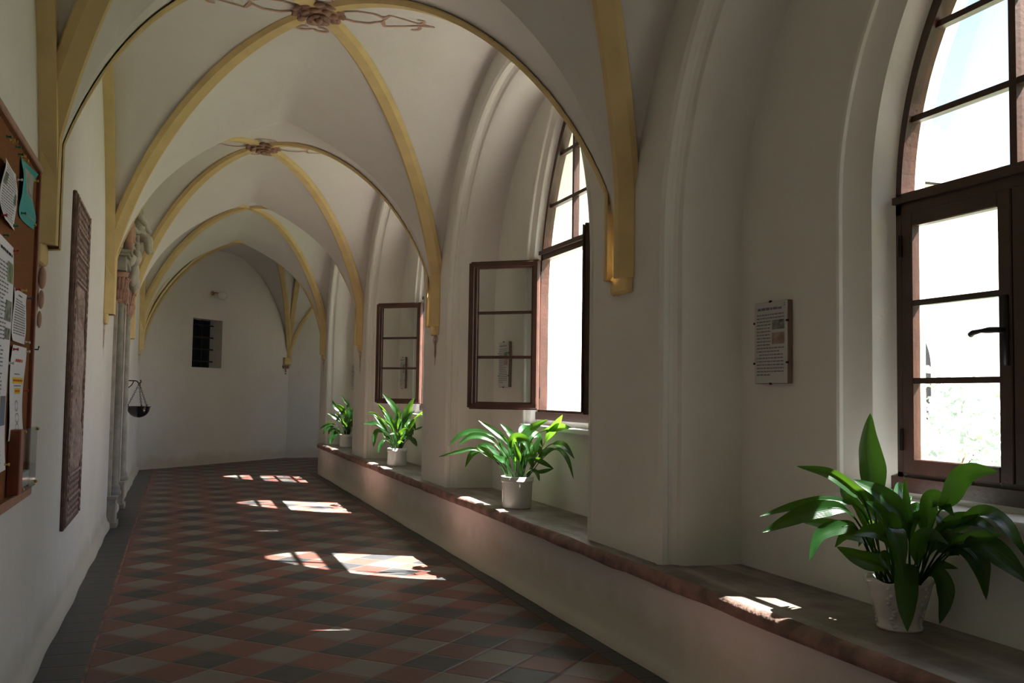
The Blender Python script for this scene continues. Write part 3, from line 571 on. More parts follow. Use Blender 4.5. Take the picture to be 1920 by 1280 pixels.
mb = MB(); mb.box((-.1, -.06, -.10), (.1, .06, .05), Matrix.Translation((2.07, 20.38, ZS)) @ Matrix.Rotation(math.radians(40), 4, 'Z')); bevel(mb.build('rib_shoe', 'ochre', corner), .018)
# oblique end wall with its little barred opening, and the wall carrying on to the right
ed = (EB - EA).normalized(); EL = (EB - EA).length; en = Vector((ed.y, -ed.x, 0))      # en points into the walk
def ept(s_, z, out=0.0): p = EA + ed * s_ + en * out; return (p.x, p.y, z)
w0, w1, wz0, wz1 = 1.215, 2.005, 1.765, 2.65; dp = -.30
mb = MB()
S = [-.35, w0, w1, EL + .02]; Z = [0, wz0, wz1, 5.25]
for i in range(3):
    for j in range(3):
        if (i, j) == (1, 1): continue
        mb.add([ept(S[i], Z[j]), ept(S[i + 1], Z[j]), ept(S[i + 1], Z[j + 1]), ept(S[i], Z[j + 1])], [(0, 1, 2, 3)])
a_ = [(w0, wz0), (w1, wz0), (w1, wz1), (w0, wz1)]
for i in range(4):
    p, q = a_[i], a_[(i + 1) % 4]
    mb.add([ept(*p), ept(*q), ept(q[0] - (.0 if q[0] == w0 else .0), q[1], dp), ept(p[0], p[1], dp)], [(0, 1, 2, 3)])
we = struct(mb.build('wall_end', 'plaster_low'))
mb = MB(); mb.add([ept(w0 - .02, wz0 - .02, dp - .01), ept(w1 + .02, wz0 - .02, dp - .01), ept(w1 + .02, wz1 + .02, dp - .01), ept(w0 - .02, wz1 + .02, dp - .01)], [(0, 1, 2, 3)])
wend = struct(mb.build('window_1', 'dark'))
g = MB()
for i in range(4): s_ = w0 + .10 + i * (w1 - w0 - .20) / 3; g.tube([ept(s_, wz0, dp + .08), ept(s_, wz1, dp + .08)], .011, 6)
g.build('window_bars', 'iron', wend)
g = MB()
for i in range(4): z_ = wz0 + .12 + i * (wz1 - wz0 - .22) / 3; g.tube([ept(w0, z_, dp + .085), ept(w1, z_, dp + .085)], .012, 6)
g.build('window_bars', 'iron', wend)
mb = MB(); mb.add([(EB.x - .01, EB.y, 0), (9, EB.y, 0), (9, EB.y, 5.25), (EB.x - .01, EB.y, 5.25)], [(0, 1, 2, 3)]); struct(mb.build('wall_corner', 'plaster_low'))
mb = MB(); mb.add([(6.3, 16.0, 0), (6.3, 20.8, 0), (6.3, 20.8, 5.25), (6.3, 16.0, 5.25)], [(3, 2, 1, 0)]); struct(mb.build('wall_side', 'plaster'))
# inner corner: pier cheek and the courtyard wall of the side walk, with its window opening
mb = MB(); x0 = XR; y_ = 16.9
ox0, ox1, oz0, oz1 = 4.3, 5.2, 1.3, 2.9
mb.add([(x0, PIER[-1], 0), (x0, y_, 0), (x0, y_, 5.25), (x0, PIER[-1], 5.25)], [(0, 1, 2, 3)])
X = [x0, ox0, ox1, 6.4]; Zz = [0, oz0, oz1, 5.2]
for yy in (y_, y_ - .45):
    xs = X if yy == y_ else [XE] + X[1:]
    for i in range(3):
        for j in range(3):
            if (i, j) == (1, 1): continue
            mb.add([(xs[i], yy, Zz[j]), (xs[i + 1], yy, Zz[j]), (xs[i + 1], yy, Zz[j + 1]), (xs[i], yy, Zz[j + 1])], [(0, 1, 2, 3)])
for (xa, za), (xb, zb) in (((ox0, oz0), (ox1, oz0)), ((ox1, oz0), (ox1, oz1)), ((ox1, oz1), (ox0, oz1)), ((ox0, oz1), (ox0, oz0))):
    mb.add([(xa, y_, za), (xb, y_, zb), (xb, y_ - .45, zb), (xa, y_ - .45, za)], [(0, 1, 2, 3)])
struct(mb.build('wall_inner_corner', 'plaster'))

# ------------------------------------------------------------------ bench wall with its stone slab
bench = empty('wall_bench', (2.24, 6.5, 0), kind='structure')
BX = 2.235
def bench_path(off):
    """front line, turning round the far end with a small radius"""
    x = BX - off; ye = 16.42 + off; r = .12 + off
    pts = [(x, PIER[0] + i * (ye - r - PIER[0]) / 150) for i in range(151)]
    pts += [(x + r - r * math.cos(a), ye - r + r * math.sin(a)) for a in [PI / 2 * i / 8 for i in range(1, 9)]]
    pts += [(XR + .05 if off < .5 else x, ye)]
    return pts
mb = MB(); rows = []
for off, z in ((.03, 0), (.028, .03), (.010, .06), (0, .10), (.0, .44), (.01, .446)):
    rows.append([(x - bench.location.x + ledge(y) * .8, y - 6.5, z) for x, y in bench_path(off)])
mb.grid(rows); mb.build('bench_wall', 'plaster_damp', bench, True)
mb = MB(); rows = []
rnd = random.Random(4)
for q, (off, z) in enumerate(((.0, .425), (.030, .428), (.048, .440), (.052, .465), (.046, .488), (.025, .500))):
    rows.append([(x - bench.location.x + .016 * noise.noise(Vector((x * 3, y * 2.3, q * .4))) + .010 * noise.noise(Vector((x * 9, y * 9, q * .9))), y - 6.5, z + .004 * noise.noise(Vector((y * 3, 2, q)))) for x, y in bench_path(off)])
mb.grid(rows); mb.build('slab_edge', 'sand', bench, True)
mb = MB()
fr = [(x - bench.location.x + .016 * noise.noise(Vector((x * 3, y * 2.3, 5 * .4))) + .010 * noise.noise(Vector((x * 9, y * 9, 5 * .9))), y - 6.5, .500 + .004 * noise.noise(Vector((y * 3, 2, 5)))) for x, y in bench_path(.025)]
mid = [(x - bench.location.x + .03, y - 6.5, .5005 + .003 * noise.noise(Vector((y * 2, 7, 1)))) for x, y in bench_path(.0)]
bk = [(.52, p[1], .502) for p in fr]
mb.grid([fr, mid, bk]); mb.build('slab_top', 'slab', bench, True)

# ------------------------------------------------------------------ painted drops under the rib shoes
def drop_paint(x, y, s_, n=1):
    mb = MB()
    def st(pts, wd=.02):
        d = [Vector(p) for p in pts]; rows = []
        for i, q in enumerate(d):
            t_ = (d[min(i + 1, len(d) - 1)] - d[max(i - 1, 0)]).normalized(); a = Vector((-t_.y, t_.x)) * wd / 2
            rows.append([(x - s_ * .005, y + (q + a).x, ZS - .10 + (q + a).y), (x - s_ * .005, y + (q - a).x, ZS - .10 + (q - a).y)])
        mb.grid(rows)
    for g_ in (-1, 1):
        st([(0, 0), (g_ * .05, -.02), (g_ * .085, -.05), (g_ * .06, -.08), (g_ * .035, -.06)], .024)
        st([(0, -.05), (g_ * .03, -.10), (g_ * .012, -.15), (0, -.17)], .022)
        st([(g_ * .01, -.15), (g_ * .035, -.18), (g_ * .01, -.215)], .016)
    st([(0, 0), (0, -.12), (0, -.24), (.004, -.29)], .022)
    return mb.build('painted_pendant', 'rose_pale', ceiling)
for y in PIER[1:]:
    drop_paint(XL, y, -1)
    if y > 5: drop_paint(XR, y, 1)
mb = MB()
for g_ in (-1, 0, 1):
    for q in range(4): mb.ball((2.06 + g_ * .055, 20.36 + g_ * .05, ZS - .13 - q * .05 * (1 if g_ == 0 else .25)), .028 - .004 * q, 8, 6)
mb.build('carved_pendant', 'rose_pale', corner, True)

# a little carved stump under the first left springer, beside the board
mb = MB()
mb.ball((XL + .02, PIER[2], 1.83), .024, 10, 8, (.7, 1.2, 2.2)); mb.ball((XL + .02, PIER[2] - .01, 1.73), .018, 10, 8, (.7, 1.5, 2.4)); mb.ball((XL + .015, PIER[2], 1.64), .014, 10, 8, (.7, 1.4, 2.8))
mb.build('carved_pendant', 'rose_pale', ceiling, True)
# ------------------------------------------------------------------ windows (numbered from the camera outwards, after the small end opening)
def sweep_arch(mb, W, ins0, ins1, x0, x1, zb):
    A = arch(W['hw'], W['zs'], W['za'], zb, ins0); B = arch(W['hw'], W['zs'], W['za'], zb, ins1); yw = W['yw']
    rows = [[(x, yw + a, z) for a, z in L] for x, L in ((x0, A), (x0, B), (x1, B), (x1, A), (x0, A))]
    mb.grid(rows)
def casement(parent, hy, hx, sgn, cw, z0, z1, ang, handle):
    """sgn = which way the closed leaf runs from its hinge along y; ang = how far it swings into the walk"""
    e = empty('casement', (0, 0, 0)); e.parent = parent
    base = Matrix.Translation((hx, hy, 0)) @ Matrix.Rotation(math.radians(ang) * (1 if sgn > 0 else -1), 4, 'Z')
    def bx(mb, s0, s1, d0, d1, za, zb): mb.box((d0, min(sgn * s0, sgn * s1), za), (d1, max(sgn * s0, sgn * s1), zb), base)
    st = .062; t0, t1 = -.022, .022
    mb = MB(); bx(mb, 0, st, t0, t1, z0, z1); bx(mb, cw - st, cw, t0, t1, z0, z1); bx(mb, st, cw - st, t0, t1, z0, z0 + st); bx(mb, st, cw - st, t0, t1, z1 - st, z1)
    bx(mb, .004, cw + .012, t1, t1 + .014, z0 + .012, z0 + .05); bx(mb, .004, cw + .012, t1, t1 + .014, z1 - .05, z1 - .012); bx(mb, cw - .036, cw + .012, t1, t1 + .014, z0 + .03, z1 - .03); bx(mb, .004, .045, t1, t1 + .014, z0 + .03, z1 - .03)
    f = mb.build('sash_frame', 'wood', e); bevel(f, .004, 1)
    mb = MB()
    for q in (1, 2):
        zc = z0 + st + (z1 - z0 - 2 * st) * q / 3; bx(mb, st, cw - st, t0 + .006, t1 - .004, zc - .012, zc + .012)
    mb.build('glazing_bar', 'wood_dark', e)
    mb = MB(); bx(mb, st - .004, cw - st + .004, -.002, .002, z0 + st, z1 - st); mb.build('pane', 'glass', e)
    mb = MB()
    for zc in (z0 + .14, z1 - .14): mb.tube([base @ Vector((t0 - .006, sgn * .0, zc - .045)), base @ Vector((t0 - .006, 0, zc + .045))], .009, 8)
    mb.build('hinge', 'iron', e)
    if handle:
        mb = MB(); zc = (z0 + z1) / 2 + .02
        bx(mb, cw - .046, cw - .012, t0 - .006, t0, zc - .13, zc + .13)
        pts = [(t0 - .004, cw - .03), (t0 - .04, cw - .03), (t0 - .048, cw - .06), (t0 - .042, cw - .10), (t0 - .048, cw - .135), (t0 - .044, cw - .150)]
        mb.tube([base @ Vector((d, sgn * s_, zc + (0 if i < 4 else -.006 * (i - 3)))) for i, (d, s_) in enumerate(pts)], [.011, .011, .012, .008, .011, .012], 10)
        mb.build('window_handle', 'iron', e, True)
    return e
def window(k, name, open_far, open_near):
    W = WIN[k]; yw, x0 = W['yw'], W['xf']; x1 = x0 + .07
    e = empty(name, (x0, yw, W['sill']), kind='structure')
    p = empty('window_frame_holder', (0, 0, 0)) if False else None
    inv = Matrix.Translation((-x0, -yw, -W['sill']))
    def put(mb, nm, m, par=e, smooth=False):
        mb.v = [tuple(inv @ Vector(v)) for v in mb.v]; return mb.build(nm, m, par, smooth)
    fw_ = .050
    mb = MB(); sweep_arch(mb, W, -.01, fw_, x0, x1, W['zb']); mb.box((x0, yw - W['hw'], W['zb'] - .005), (x1, yw + W['hw'], W['zb'] + fw_))
    mb.box((x0 - .0, yw - W['hw'] + .01, W['ztr'] - .045), (x1, yw + W['hw'] - .01, W['ztr'] + .045)); mb.box((x0 - .022, yw - W['hw'] + .02, W['ztr'] + .0), (x0, yw + W['hw'] - .02, W['ztr'] + .03))
    mb.box((x0 - .02, yw - W['hw'] - .0, W['zb'] - .03), (x0, yw + W['hw'] + .0, W['zb'] + .03))
    put(mb, 'window_frame', 'wood')
    hi = W['hw'] - fw_
    mb = MB(); ztop = W['za'] - .12; mb.box((x0 + .015, yw - .017, W['ztr'] + .04), (x0 + .06, yw + .017, ztop))
    if not (open_far or open_near): pass
    put(mb, 'mullion', 'wood')
    step = (W['za'] - W['ztr']) / 3.05 if k != 1 else .355
    zz = W['ztr'] + step
    while zz < W['za'] - .12:
        o = arch_off(W['hw'], W['zs'], W['za'], zz, fw_ - .005)
        mb = MB(); mb.box((x0 + .018, yw - o, zz - .013), (x0 + .056, yw + o, zz + .013)); put(mb, 'glazing_bar', 'wood'); zz += step
    # upper light, one sheet behind the bars
    A = [q for q in arch(W['hw'], W['zs'], W['za'], W['ztr'] + .04, .046) if q[1] >= W['ztr'] + .04]
    mb = MB(); n = len(A); mb.add([(x0 + .040, yw + a, z) for a, z in A], [tuple(range(n))]); mb.add([(x0 + .044, yw + a, z) for a, z in A], [tuple(range(n - 1, -1, -1))]); put(mb, 'pane', 'glass')
    z0, z1 = W['zb'] + .045, W['ztr'] - .04
    hc = min(arch_off(W['hw'], W['zs'], W['za'], z1, fw_), hi); cw = hc - .003
    for sg, op, hn in ((1, open_far, not open_far), (-1, open_near, True)):
        c_ = casement(e, (yw + sg * hc), x0 + (.02 if not op else -.022), -sg, cw, z0, z1, op, (sg == 1 and not open_far) or (sg == -1 and bool(open_near)))
        c_.matrix_parent_inverse = Matrix.Identity(4); c_.location = (0, 0, 0)
        for ch in c_.children: ch.data.transform(inv)
    # projecting sill board of painted stone
    mb = MB(); sl = W['sill']; hf = W['hf'] - .006
    mb.box((XB - .035, yw - hf, sl - .035), (x0 + .10, yw + hf, sl)); o = put(mb, 'window_sill', 'sill'); bevel(o, .008)
    mb = MB(); mb.box((x0 - .005, yw - W['hw'] - .02, sl - .002), (x1 + .03, yw + W['hw'] + .02, W['zb'] + .002)); put(mb, 'sill_fillet', 'plaster')
    return e
window(0, 'window_2', 0, 0)
window(1, 'window_3', 0, 0)
window(2, 'window_4', 130, 148.5)
window(3, 'window_5', 131, 149)
window(4, 'window_6', 0, 0)

# ------------------------------------------------------------------ information signs beside the windows
def sign(y, label, z=1.6, h=.392, wd=.27):
    e = empty('information_sign', (XB, y, z), label, 'sign', 'information signs beside the windows')
    mb = MB(); mb.box((-.030, -wd / 2, -h / 2), (-.004, wd / 2, h / 2)); bevel(mb.build('backing_board', 'signedge', e), .002, 1)
    mb = MB(); mb.box((-.034, -wd / 2 + .002, -h / 2 + .002), (-.030, wd / 2 - .002, h / 2 - .002)); mb.build('printed_sheet', 'signface', e)
    # y runs away from the camera, i.e. to the left as one reads it
    X = -.0352
    def bar(mb, a, b, z0, z1): mb.add([(X, wd / 2 - a, z0), (X, wd / 2 - b, z0), (X, wd / 2 - b, z1), (X, wd / 2 - a, z1)], [(0, 1, 2, 3)])
    rnd = random.Random(5); mb = MB(); zt = h / 2 - .040
    x = .03
    while x < .22:
        l = rnd.uniform(.018, .035); bar(mb, x, min(x + l, .23), zt, zt + rnd.uniform(.009, .013)); x += l + .005
    for i in range(19):
        z = h / 2 - .062 - i * .0160; x = .022 + (.022 if i == 12 else 0); xe = .140 if 2 <= i <= 9 else .248
        if i == 18: xe = .14
        if i == 11: xe = .21
        while x < xe - .006:
            l = rnd.uniform(.010, .030); bar(mb, x, min(x + l, xe), z - .003, z + .003); x += l + .0045
    mb.build('text_lines', 'ink', e)
    mb = MB(); bar(mb, .150, .252, h / 2 - .135, h / 2 - .090); mb.build('printed_picture', 'photo', e)
    mb = MB(); bar(mb, .150, .252, h / 2 - .205, h / 2 - .150); mb.build('printed_picture', 'relief_light', e)
    fc = bpy.data.curves.new('numeral', 'FONT'); fc.body = '2'; fc.size = .022; fc.align_x = 'CENTER'
    fo = bpy.data.objects.new('numeral', fc); C.objects.link(fo); bpy.context.view_layer.update()
    me = bpy.data.meshes.new_from_object(fo.evaluated_get(bpy.context.evaluated_depsgraph_get())); bpy.data.objects.remove(fo)
    me.transform(Matrix(((0, 0, 1, X - .0004), (-1, 0, 0, -wd / 2 + .018), (0, 1, 0, h / 2 - .026), (0, 0, 0, 1)))); me.materials.clear(); me.materials.append(M['ink_dark'])
    o = bpy.data.objects.new('numeral', me); C.objects.link(o); o.parent = e
    for a, z in ((0, h / 2), (0, -h / 2), (wd / 2, h * .25), (-wd / 2, h * .25), (wd / 2, -h * .25), (-wd / 2, -h * .25)): mb = MB(); mb.box((-.037, a - .006, z - .005), (-.028, a + .006, z + .005)); mb.build('clip', 'iron', e)
    return e
sign(4.00, 'grey printed panel numbered 2 with two pictures, left of the nearest window')
sign(8.05, 'printed panel seen through the glass of the nearest open casement')
sign(12.10, 'printed panel seen through the open casement of the farther open window')
sign(15.78, 'narrow printed panel beside the farthest potted plant')

# ------------------------------------------------------------------ potted aspidistras
def bez(P, t):
    P = [Vector(p) for p in P]
    while len(P) > 1: P = [P[i].lerp(P[i + 1], t) for i in range(len(P) - 1)]
    return P[0]
def smoothpath(P, n):
    """Catmull-Rom through the points"""
    P = [Vector(p) for p in P]; Q = [P[0] * 2 - P[1]] + P + [P[-1] * 2 - P[-2]]; out = []
    m = len(P) - 1
    for i in range(n + 1):
        t = i / n * m; k = min(int(t), m - 1); f = t - k; a, b, c, d = Q[k], Q[k + 1], Q[k + 2], Q[k + 3]
        out.append(.5 * ((2 * b) + (c - a) * f + (2 * a - 5 * b + 4 * c - d) * f * f + (3 * b - a - 3 * c + d) * f**3))
    return out
def leaf_mesh(path, wdt, seed, face=None, stem=.0035):
    rn = random.Random(seed); n = 30; pts = smoothpath(path, n)
    L = [0]
    for i in range(n): L.append(L[-1] + (pts[i + 1] - pts[i]).length)
    tot = L[-1]; blade = min(.80 * tot, max(.52 * tot, wdt * 3.3)); s0 = tot - blade
    toc = Vector((-.25, -1, .25)).normalized() if face is None else face
    mb = MB(); rows = []; uv = []; tw = rn.uniform(-.4, .4) * (0 if seed % 100 == 0 else 1); fold = rn.uniform(.14, .46); wv = rn.uniform(0, 6)
    prev = None
    for i, p in enumerate(pts):
        t = (pts[min(i + 1, n)] - pts[max(i - 1, 0)]).normalized()
        nr = toc - t * toc.dot(t)
        nr = (nr.normalized() if nr.length > .15 else (prev or Vector((0, 0, 1))))
        if prev and nr.dot(prev) < 0: nr = -nr
        if prev: nr = (nr + prev * 1.2).normalized(); nr = (nr - t * nr.dot(t)).normalized()
        prev = nr
        nr2 = Matrix.Rotation(tw * (L[i] / tot), 3, t) @ nr
        sd_ = t.cross(nr2).normalized()
        s_ = (L[i] - s0) / blade
        if s_ <= 0: hw = stem * (1.0 if i else 1.3)
        else: hw = max(stem * (1 - s_), wdt / 2 * (math.sin(PI * min(1, s_**.80))**.80) * (1 - .12 * s_))
        row = []
        for j, a in enumerate((-1, -.66, -.33, 0, .33, .66, 1)):
            rip = (.09 * math.sin(9 * s_ + wv + a * 1.5) + .04 * math.sin(21 * s_ + 2 * wv + a)) * hw * abs(a)
            row.append(p + sd_ * (a * hw) + nr2 * (abs(a) * hw * fold + rip)); uv.append(((a + 1) / 2, L[i] / tot))
        rows.append(row)
    mb.grid(rows)
    # round the stalk off underneath
    st = [pts[i] - 0.001 * Vector((0, 0, 1)) for i in range(n + 1) if L[i] <= s0 + .25 * blade]
    nleafv = len(mb.v)
    if len(st) > 2: mb.tube(st, [stem * (1 - .7 * i / len(st)) for i in range(len(st))], 5)
    me = bpy.data.meshes.new('leaf'); me.from_pydata(mb.v, [], mb.f); me.update(); me.materials.append(M['leaf'])
    ul = me.uv_layers.new(name='UVMap')
    for lp in me.loops: ul.data[lp.index].uv = uv[lp.vertex_index] if lp.vertex_index < nleafv else (.5, .5)
    for p in me.polygons: p.use_smooth = True
    return me
def potted(i, pos, leaves, label, R, Hh, Rb, fancy):
    e = empty('potted_aspidistra', pos, label, 'potted plant', 'aspidistras standing on the bench')
    def wav(r, z, a): return (r, z + (.006 * math.cos(6 * a) if z > Hh - .02 else 0)) if fancy else (r, z)
    if fancy: prof = [(0, .0), (Rb - .004, 0), (Rb + .004, .004), (Rb + .006, .012), (Rb - .001, .020), (Rb + .006, .05), (R - .008, Hh * .75), (R - .001, Hh - .012), (R + .007, Hh), (R + .002, Hh + .003), (R - .012, Hh - .012), (R - .014, Hh - .05)]
    else: prof = [(0, 0), (Rb - .006, 0), (Rb, .006), (Rb + .004, .02), (R - .010, Hh - .045), (R - .008, Hh - .040), (R - .001, Hh - .036), (R - .001, Hh - .026), (R - .004, Hh - .023), (R, Hh - .004), (R - .003, Hh), (R - .009, Hh), (R - .012, Hh - .04)]
    mb = MB(); mb.lathe(prof, (0, 0, 0), 48, 'z', wav); pot = mb.build('pot', 'pot_cream' if fancy else 'pot', e, True)
    mb = MB(); mb.lathe([(0, Hh - .020), (R * .5, Hh - .024), (R - .013, Hh - .030)], (0, 0, 0), 32); mb.build('soil', 'soil', e, True)
    if fancy:
        # moulded garland running down the pot, in relief
        for da in (-.62, .62, 2.2, -2.2):
            mb = MB()
            a0 = math.atan2(-1, -.45) + da
            for q in range(11):
                z = Hh - .02 - q * .014; rr = R + .001 - (R - Rb) * (1 - z / Hh) + .001; a = a0 + .10 * math.sin(q * 1.3) + (q * .012)
                m_ = Matrix.Rotation(a, 4, 'Z') @ Matrix.Rotation(.6 * (-1)**q, 4, 'X')
                mb.ball((rr * math.cos(a), rr * math.sin(a), z), .0085, 8, 6, (.45, 1.25, .8), m_)
            mb.build('moulded_garland', 'pot_cream', e, True)
    rn = random.Random(i * 31 + 2)
    allL = [(P, w_) for P, w_ in leaves]
    # leaves on the far and the window side, which the listed ones do not cover
    for q in range(16):
        a = rn.uniform(.15, 1.25); rr = rn.uniform(.16, .26) ; hh = Hh + rn.uniform(.14, .36)
        dx, dy = math.cos(a) * rr * .7, math.sin(a) * rr
        c0 = Vector(pos) + Vector((dx * .2, dy * .2, Hh))
        allL.append(([tuple(c0), tuple(Vector(pos) + Vector((dx * .5, dy * .5, hh * .9))), tuple(Vector(pos) + Vector((dx, dy, hh))), tuple(Vector(pos) + Vector((dx * 1.3, dy * 1.4, hh - .09)))], rn.uniform(.05, .08)))
    for j, (P, w_) in enumerate(allL):
        P = [Vector(p) - Vector(pos) for p in P]
        b0 = P[0].copy(); lim = R * .62; v2 = Vector((b0.x, b0.y)); 
        if v2.length > lim: v2 = v2.normalized() * lim * rn.uniform(.5, 1)
        P[0] = Vector((v2.x, v2.y, Hh - .03))
        if P[1].z < Hh + .03 and P[-1].z < P[1].z: P[1].z = max(P[1].z, Hh + .035)
        me = leaf_mesh(P, w_ * (1.05 if j == 0 else .96), i * 100 + j)
        for v_ in me.vertices:                       # leaves rest against the wall and the stone instead of passing through
            if v_.co.x + pos[0] > XB - .03: v_.co.x = XB - .03 - pos[0] - .2 * min(.1, v_.co.x + pos[0] - XB + .03)
            if v_.co.z < .008 and v_.co.x + pos[0] > 2.12: v_.co.z = .008
        o = bpy.data.objects.new('leaf', me); C.objects.link(o); o.parent = e
    return e
potted(0, POTS[0], LEAVES[0], 'dark leafy aspidistra in cream pot with wavy rim, nearest the camera', .114, .180, .076, True)
potted(1, POTS[1], LEAVES[1], 'aspidistra in plain white pot in front of the nearest open window', .124, .235, .104, False)
potted(2, POTS[2], LEAVES[2], 'sunlit aspidistra in white pot, third along the bench', .118, .205, .108, False)
potted(3, POTS[3], LEAVES[3], 'farthest aspidistra, half hidden behind a pier at the bench end', .118, .200, .108, False)

# ------------------------------------------------------------------ notice board and what hangs on it
BY0, BY1, BZ0, BZ1 = 2.75, 4.60, .905, 2.265
bd = empty('notice_board', (XL, 3.7, .9), 'long cork notice board in brown wooden frame on the left wall', 'notice board')
def loc(mb, o): mb.v = [tuple(Vector(v) - o.location) for v in mb.v]; return mb
mb = MB(); mb.box((XL + .004, BY0, BZ0), (XL + .016, BY1, BZ1)); loc(mb, bd).build('cork_panel', 'cork', bd)
mb = MB(); fx = XL + .032; fwid = .035
mb.box((XL + .002, BY1 - .03, BZ0), (fx, BY1, BZ1)); bevel(loc(mb, bd).build('frame_stile', 'boarddark', bd), .004, 1)
mb = MB(); mb.box((XL + .002, BY0, BZ0), (fx, BY0 + .03, BZ1)); bevel(loc(mb, bd).build('frame_stile', 'boarddark', bd), .004, 1)
mb = MB(); mb.box((XL + .002, BY0 - .005, BZ1 - .012), (fx + .004, BY1 + .005, BZ1 + .018)); bevel(loc(mb, bd).build('frame_rail', 'boardwood', bd), .004, 1)
mb = MB(); mb.box((XL + .002, BY0 - .005, BZ0 - .025), (fx + .010, BY1 + .005, BZ0 + .012)); bevel(loc(mb, bd).build('frame_rail', 'boardwood', bd), .004, 1)
PX = XL + .018
def sheet(name, y0, y1, z0, z1, label, m='paper', curl=.010, seed=1, tilt=0.0):
    """y1 is the far side; text parts are added in sheet coordinates (s from the reader's left = near side)"""
    e = empty(name, (PX, (y0 + y1) / 2, (z0 + z1) / 2), label, 'paper', 'papers pinned on the notice board'); wd, h = y1 - y0, z1 - z0
    def surf(s_, t_, off=0.0):
        c = curl * (.35 + .65 * abs(2 * t_ - 1)**1.5) * (.5 + .5 * math.sin(seed + 7 * t_ + 2 * s_)) + .002
        return (c + off, (s_ - .5) * wd + tilt * (t_ - .5) * h, (t_ - .5) * h - tilt * (s_ - .5) * wd * .6)
    n = 14; mb = MB(); mb.grid([[surf(i / n, j / n) for i in range(n + 1)] for j in range(n + 1)]); mb.build('sheet', m, e, True)
    def patch(mb, s0, s1, t0, t1, off=.0008):
        k = max(1, int((s1 - s0) * 10)); mb.grid([[surf(s0 + (s1 - s0) * i / k, t, off) for i in range(k + 1)] for t in (t0, (t0 + t1) / 2, t1)])
    return e, patch
def lines(patch, e, rows_, s0, s1, h_, seed, m='ink', ragged=.3):
    rn = random.Random(seed); mb = MB()
    for t in rows_:
        x = s0; xe = s1 - (rn.random() * ragged * (s1 - s0) if rn.random() < .35 else 0)
        while x < xe - .01:
            l = rn.uniform(.05, .14); patch(mb, x, min(x + l, xe), t - h_ / 2, t + h_ / 2); x += l + .02
    mb.build('text_lines', m, e)
fr_ = lambda a, b, n: [a + (b - a) * i / (n - 1) for i in range(n)]
e, p = sheet('pinned_paper', 3.69, 4.005, 1.91, 2.12, 'white printed sheet with two small pictures, high on the cork board', seed=2, curl=.02, tilt=-.04)
lines(p, e, fr_(.92, .10, 20), .08, .9, .016, 3); mb = MB(); p(mb, .05, .25, .62, .80, .0012); mb.build('printed_picture', 'photo', e); mb = MB(); p(mb, .78, .93, .42, .6, .0012); mb.build('printed_picture', 'photo', e)
e, p = sheet('pinned_card', 4.105, 4.42, 1.985, 2.215, 'turquoise card with a pale print, in the upper corner of the board', 'teal', seed=4, curl=.03)
mb = MB(); p(mb, .30, .88, .12, .92, .0015); mb.build('mounted_print', 'teal_in', e); mb = MB(); p(mb, .38, .82, .50, .86, .0022); mb.build('printed_picture', 'photo', e)
e, p = sheet('pinned_poster', 3.50, 4.00, 1.03, 1.848, 'tall white printed sheet with several photographs, left part of the board', seed=1, curl=.014)
lines(p, e, fr_(.90, .04, 52), .06, .76, .0065, 9); lines(p, e, [.955], .35, .95, .013, 4, 'ink_dark')
for (a, b, c, d, mm) in ((.70, .95, .83, .92, 'photo_green'), (.70, .95, .66, .75, 'photo'), (.74, .95, .58, .63, 'photo'), (.74, .96, .20, .33, 'photo_blue')): mb = MB(); p(mb, a, b, c, d, .0014); mb.build('printed_picture', mm, e)
e, p = sheet('pinned_paper', 4.055, 4.385, 1.507, 1.708, 'small text sheet pinned right of the tall poster', seed=3, curl=.010)
lines(p, e, [.9], .35, .7, .03, 3, 'ink_dark'); lines(p, e, fr_(.80, .16, 14), .10, .9, .022, 8)
e, p = sheet('pinned_paper', 4.06, 4.395, 1.13, 1.492, 'notice with red heading, yellow highlights and a drawing', seed=6, curl=.010)
lines(p, e, [.845], .28, .75, .030, 3, 'ink_red', 0); lines(p, e, [.70, .575], .3, .8, .014, 8)
mb = MB(); p(mb, .18, .92, .60, .665); p(mb, .34, .78, .49, .55); mb.build('highlight', 'ink_yellow', e)
lines(lambda mb, a, b, c, d: p(mb, a, b, c, d, .0016), e, [.632], .22, .88, .02, 5, 'ink_red', 0); lines(lambda mb, a, b, c, d: p(mb, a, b, c, d, .0016), e, [.52], .38, .74, .018, 6, 'ink_red', 0)
mb = MB()
def ring(cx, cy, rx, ry):
    for i in range(20):
        a = 2 * PI * i / 20; b_ = 2 * PI * (i + 1) / 20; x0_, y0_, x1_, y1_ = cx + rx * math.cos(a), cy + ry * math.sin(a), cx + rx * math.cos(b_), cy + ry * math.sin(b_)
        p(mb, min(x0_, x1_) - .006, max(x0_, x1_) + .006, min(y0_, y1_) - .003, max(y0_, y1_) + .003)
ring(.50, .36, .10, .055); ring(.52, .23, .12, .05); ring(.50, .13, .10, .04); mb.build('drawing', 'ink', e)
lines(p, e, [.04], .35, .6, .014, 2)
